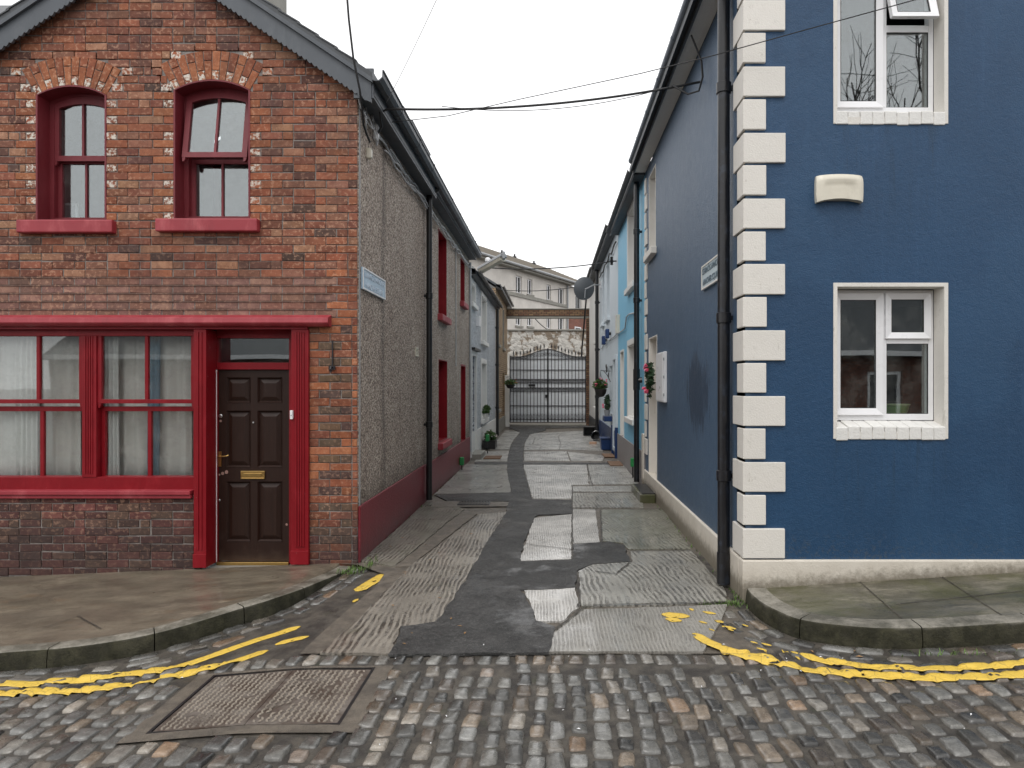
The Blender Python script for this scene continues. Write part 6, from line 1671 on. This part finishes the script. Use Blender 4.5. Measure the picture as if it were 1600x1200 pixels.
m = MB(); m.tube([Vector((XL,17.15,sl0.z-.05)), Vector((XL+.08,17.15,sl0.z-.02)), sl0+du*.1], .028); m.box(XL-.01, XL+.03, 17.02, 17.28, sl0.z-.2, sl0.z+.1); m.build('bracket', M['grey'], lamp)
MB().lathe([(.06,0),(.075,.02),(.07,.08),(.03,.11)], TLm(.42,.10,0), n=14).build('photocell', M['white'], lamp, smooth=True)
m = MB(); m.box(*sorted((TLm(Ln-.02,0,0)[0]-.03, TLm(Ln-.02,0,0)[0]+.03)), sl1.y-.11, sl1.y+.11, sl1.z-.06, sl1.z+.11); m.build('end_cap', M['grey'], lamp, bevel=.008)
# satellite dish, seen from its back
dc = P3(913.5,451,22.5); dish = thing('satellite_dish', 'dark grey satellite dish on an arm at the pale house downpipe', 'satellite dish', tuple(dc))
ax = Vector((-.28,.93,.22)).normalized(); aa = Vector((0,0,1)).cross(ax).normalized(); bb_ = ax.cross(aa); rr = .37
V = []; F = []; nr, ns = 8, 36
for sh_ in (0, .014):
    for i in range(nr+1):
        f = i/nr
        for k in range(ns):
            t = 2*math.pi*k/ns; V.append(dc + (aa*math.cos(t)*.97 + bb_*math.sin(t)*1.03)*rr*f + ax*(.10*f*f + sh_ - .05))
N1 = (nr+1)*ns
for o_ in (0, N1):
    for i in range(nr):
        for k in range(ns): F.append((o_+i*ns+k, o_+i*ns+(k+1)%ns, o_+(i+1)*ns+(k+1)%ns, o_+(i+1)*ns+k))
for k in range(ns): F.append((nr*ns+k, nr*ns+(k+1)%ns, N1+nr*ns+(k+1)%ns, N1+nr*ns+k))
MB().add(V, F).build('reflector', M['dish'], dish, smooth=True)
m = MB(); m.tube([dc-ax*.06, dc-ax*.12, Vector((1.40,22.45,dc.z+.12)), Vector((XR,22.6,dc.z+.14))], .022); m.tube([dc-ax*.08+bb_*.02, dc-ax*.07-bb_*.3], .02); m.build('arm', M['grey'], dish, smooth=True)
m = MB(); m.box(XR-.03, XR, 22.5, 22.75, dc.z+.02, dc.z+.26); m.build('wall_plate', M['white'], dish)
m = MB(); m.tube([dc-bb_*.34+ax*.03, dc-bb_*.33+ax*.42], .014); m.build('feed_arm', M['grey'], dish); MB().lathe([(.02,0),(.035,.02),(.035,.1),(.02,.12)], dc-bb_*.33+ax*.36, -ax, 12).build('receiver', M['cream'], dish, smooth=True)

# plants -----------------------------------------------------------
def foliage(mb, c, rad, n, size, r2, droop=0.0, fill=1.0):
    c = Vector(c)
    for _ in range(n):
        d = Vector((r2.gauss(0,1), r2.gauss(0,1), r2.gauss(0,1))).normalized()*(r2.random()**.4)
        p = c + Vector((d.x*rad[0], d.y*rad[1], d.z*rad[2])); p.z -= droop*r2.random()*abs(d.x)
        s = size*r2.uniform(.6,1.4); u = Vector((r2.gauss(0,1), r2.gauss(0,1), r2.gauss(.2,.6))).normalized(); v = u.orthogonal().normalized(); v = (v*math.cos(r2.random()*6) + u.cross(v)*math.sin(r2.random()*6)).normalized()
        w = u.cross(v)*.22*s
        mb.add([p-u*s, p+v*s*.45+w, p+u*s, p-v*s*.45+w], [(0,1,2),(0,2,3)])
def blooms(mb, pts, s, r2):
    for p in pts:
        p = Vector(p)
        for k in range(9):
            a = k*2.4; d = Vector((math.cos(a)*.7, math.sin(a)*.7, .4+.12*k)).normalized(); o_ = d.orthogonal().normalized(); q = p + d*s*.5*(.4+k*.08)
            mb.add([q-o_*s*.3, q+d.cross(o_)*s*.3+d*s*.1, q+o_*s*.3, q-d.cross(o_)*s*.3+d*s*.1], [(0,1,2,3)])
def planter(name, label, cat, loc, potf, frad, fc, nleaf, lsize, flowers, seed, fm=None, lm=None):
    t = thing(name, label, cat, loc); r2 = random.Random(seed); potf(t)
    m = MB(); foliage(m, fc, frad, nleaf, lsize, r2, .05); m.build('foliage', lm or M['leaf'], t, recalc=False)
    m = MB(); blooms(m, flowers, .055, r2); m.build('flowers', fm or M['pink'], t, recalc=False)
    return t
# hanging basket on the pale house
hb = P3(938.5,608,19.0)
def pot(t):
    MB().lathe([(.02,-.22),(.09,-.20),(.15,-.11),(.17,0),(.16,0),(.13,-.1)], hb, n=20).build('bowl', simple('black_basket', (.03,.027,.025), .8, bscale=120, bumpd=.004), t, smooth=True)
    m = MB(); m.tube([hb+Vector((.15,0,0)), hb+Vector((0,0,.42))], .004); m.tube([hb+Vector((-.15,0,0)), hb+Vector((0,0,.42))], .004); m.tube([hb+Vector((0,.1,0)), hb+Vector((0,0,.42))], .004); m.build('chain', M['black'], t)
    m = MB(); m.tube([Vector((XR,19,hb.z+.5)), hb+Vector((0,0,.52)), hb+Vector((0,0,.42))], .009); m.tube([Vector((XR,19,hb.z+.2)), Vector((XR-.1,19,hb.z+.4)), hb+Vector((.08,0,.51))], .008); m.build('bracket', M['black'], t)
r3 = random.Random(4)
planter('hanging_basket', 'black hanging basket of pink geraniums bracketed on the pale house', 'hanging basket', tuple(hb), pot, (.21,.2,.15), hb+Vector((-.02,0,.13)), 420, .045,
        [hb+Vector((r3.uniform(-.22,.2), r3.uniform(-.2,.1), r3.uniform(.02,.30))) for _ in range(12)], 11)
# red and yellow basket near the gate
h2_ = P3(797.5,601,28.2)
def pot2(t):
    MB().lathe([(.03,-.17),(.13,-.14),(.19,-.02),(.19,0),(.17,0)], h2_, n=18).build('bowl', M['black'], t, smooth=True)
    m = MB(); m.tube([Vector((XL+.1,28.2,h2_.z+.3)), h2_+Vector((0,0,.34)), h2_+Vector((.15,0,0))], .008); m.tube([h2_+Vector((0,0,.34)), h2_+Vector((-.15,0,0))], .006); m.build('bracket', M['black'], t)
planter('hanging_basket', 'small hanging basket with red and orange blooms beside the iron gate', 'hanging basket', tuple(h2_), pot2, (.26,.2,.13), h2_+Vector((0,0,.10)), 260, .05,
        [h2_+Vector((r3.uniform(-.28,.28), r3.uniform(-.2,.1), r3.uniform(-.02,.2))) for _ in range(10)], 12, simple('orange_petals', (.6,.14,.03), .6, var=.4, scale=40))
# flowers on the blue house door
fd = Vector((XR-.03, 11.2, PZ(592,11.0)))
t = thing('door_garland', 'garland of pink flowers and dark leaves on the cream side door', 'flowers', tuple(fd)); r2 = random.Random(5)
m = MB(); foliage(m, fd, (.055,.12,.30), 220, .05, r2); m.build('foliage', M['pine'], t, recalc=False)
m = MB(); blooms(m, [fd+Vector((-.07+r2.uniform(-.03,.02), r2.uniform(-.15,.1), z)) for z in (-.22,-.18,-.24,.12,.16,.2)], .09, r2); m.build('flowers', M['pink'], t, recalc=False)
# window box of the pale house
wb_ = Vector((XR-.12, 18.6, .86))
def pot3(t):
    m = MB(); m.box(wb_.x-.11, wb_.x+.11, 18.35, 18.9, .82, .96); m.build('trough', M['bluewood'], t, bevel=.01)
    MB().lathe([(.06,0),(.085,.16),(.09,.17),(.075,.17)], (wb_.x-.02,18.5,.96), n=14).build('pot', M['grey'], t, smooth=True)
planter('window_box', 'blue window box with a small bush and pink flowers on the pale house', 'window box', tuple(wb_), pot3, (.08,.14,.24), (wb_.x-.01,18.52,1.33), 300, .045, [(wb_.x-.12,18.45+.05*k,1.18+.04*(k%3)) for k in range(6)], 21, lm=M['pine'])
# sill plant and trough on the other side
sp_ = Vector((XL+.08, 19.7, gw3[2]))
def pot4(t): MB().lathe([(.06,0),(.09,.14),(.095,.15),(.08,.15)], sp_, n=14).build('pot', M['whitewall'], t, smooth=True)
planter('potted_plant', 'small leafy plant in a white pot on the grey house sill', 'plant', tuple(sp_), pot4, (.12,.18,.14), sp_+Vector((.02,0,.26)), 240, .05, [sp_+Vector((.1,.05,.2))], 22, M['whitep'])
tp = Vector((-1.76, 19.3, 0))
def pot5(t):
    m = MB(); m.box(-1.92,-1.58,19.1,19.75,.01,.22); m.build('trough', M['black'], t, bevel=.015); m = MB(); m.box(-1.935,-1.565,19.085,19.765,.221,.245); m.build('rim', M['black'], t, bevel=.006)
planter('plant_trough', 'black trough of pale blooms and heather standing at the grey house', 'planter', tuple(tp), pot5, (.17,.28,.16), (-1.75,19.4,.36), 380, .05, [(-1.75+r3.uniform(-.2,.2),19.3+r3.uniform(-.2,.3),.38+r3.uniform(-.05,.12)) for _ in range(16)], 23, M['whitep'])
# butterfly ornament
bf = P3(951,577,19.6); t = thing('butterfly_ornament', 'black metal butterfly ornament on the pale house wall', 'ornament', tuple(bf))
for s in (-1, 1):
    m = MB(); T_ = lambda u, v, w: (XR-.05-.10*abs(u)*1.2-w, bf.y+s*u, bf.z+v)
    m.prism(T_, [(.01,-.02),(.10,-.10),(.15,-.06),(.11,.0),(.20,.08),(.17,.15),(.10,.13),(.01,.03)], 0, .008); m.build('wing', M['black'], t)
MB().tube([(XR-.05,bf.y,bf.z-.07),(XR-.05,bf.y,bf.z+.08)], .014).build('body', M['black'], t)
m = MB(); m.tube([(XR-.02, bf.y-.1-.08*math.cos(q*.5), bf.z-.16-.09*math.sin(q*.5)*(1-q/30)) for q in range(16)], .007, 5); m.build('scroll', M['black'], t)
# wall lights and boxes on the pale house
for k, (yy, zz_) in enumerate(((20.2,3.12),(18.9,3.22))):
    t = thing('wall_light', ('dark blue floodlight on the pale house, the one nearer the gate', 'dark blue floodlight on the pale house, the one nearer the sky blue wall')[k], 'wall light', (XR-.08, yy, zz_))
    MB().box(XR-.16, XR-.05, yy-.13, yy+.13, zz_-.13, zz_+.13).build('housing', M['bluep'], t, bevel=.025); MB().box(XR-.06, XR, yy-.04, yy+.04, zz_-.04, zz_+.04).build('bracket', M['black'], t)
# things standing in the lane
t = thing('recycling_box', 'blue plastic recycling box on the ground at the pale house', 'box', (1.48, 19.2, 0))
m = MB(); m.prism(lambda u,v,w:(u,w,v), [(1.38,0),(1.62,0),(1.64,.30),(1.36,.30)], 18.9, 19.4); m.build('tub', M['bluep'], t, bevel=.02)
m = MB(); m.box(1.345,1.655,18.88,19.42,.301,.335); m.build('lid', M['bluep'], t, bevel=.015)
t = thing('bucket', 'black bucket tipped over beside the downpipe of the pale house', 'bucket', (1.42, 22.0, .1))
MB().lathe([(.10,-.14),(.135,.14),(.145,.15),(.125,.14),(.09,-.12)], (1.42,22.0,.14), (-.2,-1,.25), 20).build('pail', M['black'], t, smooth=True); MB().tube([(1.42+.14*math.cos(q*.35), 21.86, .18+.15*math.sin(q*.35)) for q in range(10)], .005, 5).build('handle', M['steel'], t)
t = thing('black_crate', 'open black crate lying by the white house wall', 'crate', (1.36, 24.2, 0))
MB().frame(lambda u,v,w:(u,24.2+w,v), 1.12, 1.55, .0, .33, .035, -.25, .25).build('sides', M['black'], t, bevel=.01); MB().box(1.15,1.52,24.40,24.44,.03,.3).build('base_panel', M['black'], t)
boxthing('doormat', 'brown coir mat before the door of the sky blue house', 'doormat', 1.30, 1.60, 15.2, 16.0, .006, .024, M['rust'], .004)
boxthing('doormat', 'brown coir mat before the door of the pale house', 'doormat', 1.30, 1.58, 16.95, 17.75, .006, .024, M['rust'], .004)
boxthing('doormat', 'ribbed rusty mat before the step of the grey house', 'doormat', -1.66, -1.25, 16.55, 17.2, .006, .03, M['rust'], .004)
boxthing('brick', 'loose pale brick lying in the lane near the white house', 'brick', PX(926,20.8)-.1, PX(926,20.8)+.12, 20.75, 20.86, .004, .07, simple('pale_brick', (.5,.32,.22), .8, var=.2), .006)
for (x, y, z, lab) in ((XR-.06, 13.3, .22, 'green tap cover at the foot of the sky blue house'), (XL+.07, 14.55, .10, 'green marker cap at the foot of the red plinth near the red door'), (XL+.30, 17.95, .33, 'green cap on a thin rod at the grey house step')):
    t = thing('garden_tap', lab, 'tap', (x, y, 0)); m = MB(); m.box(x-.045,x+.045,y-.05,y+.05,z,z+.17); m.build('cover', M['green'], t, bevel=.012); MB().tube([(x,y,.0),(x,y,z)], .012).build('pipe', M['black'], t)
# cigarette-sized litter and leaves, weeds
def scatter(name, mat, spots, n, size, seed):
    r2 = random.Random(seed); m = MB()
    for _ in range(n):
        px, py, sx, sy = r2.choice(spots); x, y = gp(px+r2.gauss(0,sx), max(640, py+r2.gauss(0,sy)), .0, lambda x: 0.0)
        z = (.012 if y > 4.67 else max(hgt(x, y), zs(x)-.02)+.006); a = r2.random()*6.28; s = size*r2.uniform(.5,1.3); c_, s_ = math.cos(a)*s, math.sin(a)*s
        m.add([(x-c_,y-s_,z),(x+s_*.35,y-c_*.35,z+.004),(x+c_,y+s_,z+.002),(x-s_*.35,y+c_*.35,z+.006)], [(0,1,2,3)])
    return m.build(name, mat, recalc=False, kind='stuff')
scatter('fallen_leaves', M['deadleaf'], [(700,850,70,50),(640,960,60,40),(770,720,40,25),(960,740,40,20),(860,690,60,15),(1250,1020,90,8)], 60, .022, 3)
scatter('paper_scraps', M['white'], [(800,1010,100,15),(900,1100,300,50),(1200,1030,100,10),(250,1040,90,6)], 34, .010, 4)
def grass(name, spots, n, h, seed, mat):
    r2 = random.Random(seed); m = MB()
    for _ in range(n):
        x0, y0, sx, sy, z0 = r2.choice(spots); x, y = x0+r2.gauss(0,sx), y0+r2.gauss(0,sy); a = r2.random()*6.28; l = h*r2.uniform(.4,1.2); d = Vector((math.cos(a), math.sin(a), 0)); w = Vector((-d.y, d.x, 0))*.004; p = Vector((x,y,z0))
        m.add([p-w, p+w, p+d*l*.35+Vector((0,0,l*.75))+w*.7, p+d*l*.35+Vector((0,0,l*.75))-w*.7, p+d*l*.8+Vector((0,0,l))], [(0,1,2,3),(3,2,4)])
    return m.build(name, mat, recalc=False, kind='stuff')
c1 = gp(558,888,0,lambda x:0.0); c2 = gp(1150,942,0,lambda x:0.0)
gm = simple('grass_green', (.09,.16,.03), .6, var=.6, scale=90)
grass('corner_grass', [(c1[0]+.02,c1[1]+.02,.06,.03,-.02),(c1[0]-.06,c1[1]-.08,.06,.03,-.03),(c1[0]+.09,c1[1]+.22,.03,.08,-.01)], 130, .05, 1, gm)
grass('weeds', [(c2[0]-.02,c2[1]+.0,.03,.04,-.02),(c2[0]-.10,c2[1]-.02,.10,.015,-.01),(1.60,5.9,.015,.15,-.01),(-1.95,12.5,.02,1.5,-.01),(1.58,9,.015,1.2,-.01),(3.0,gp(1500,1022)[1],.5,.015,.05)], 420, .035, 2, gm)
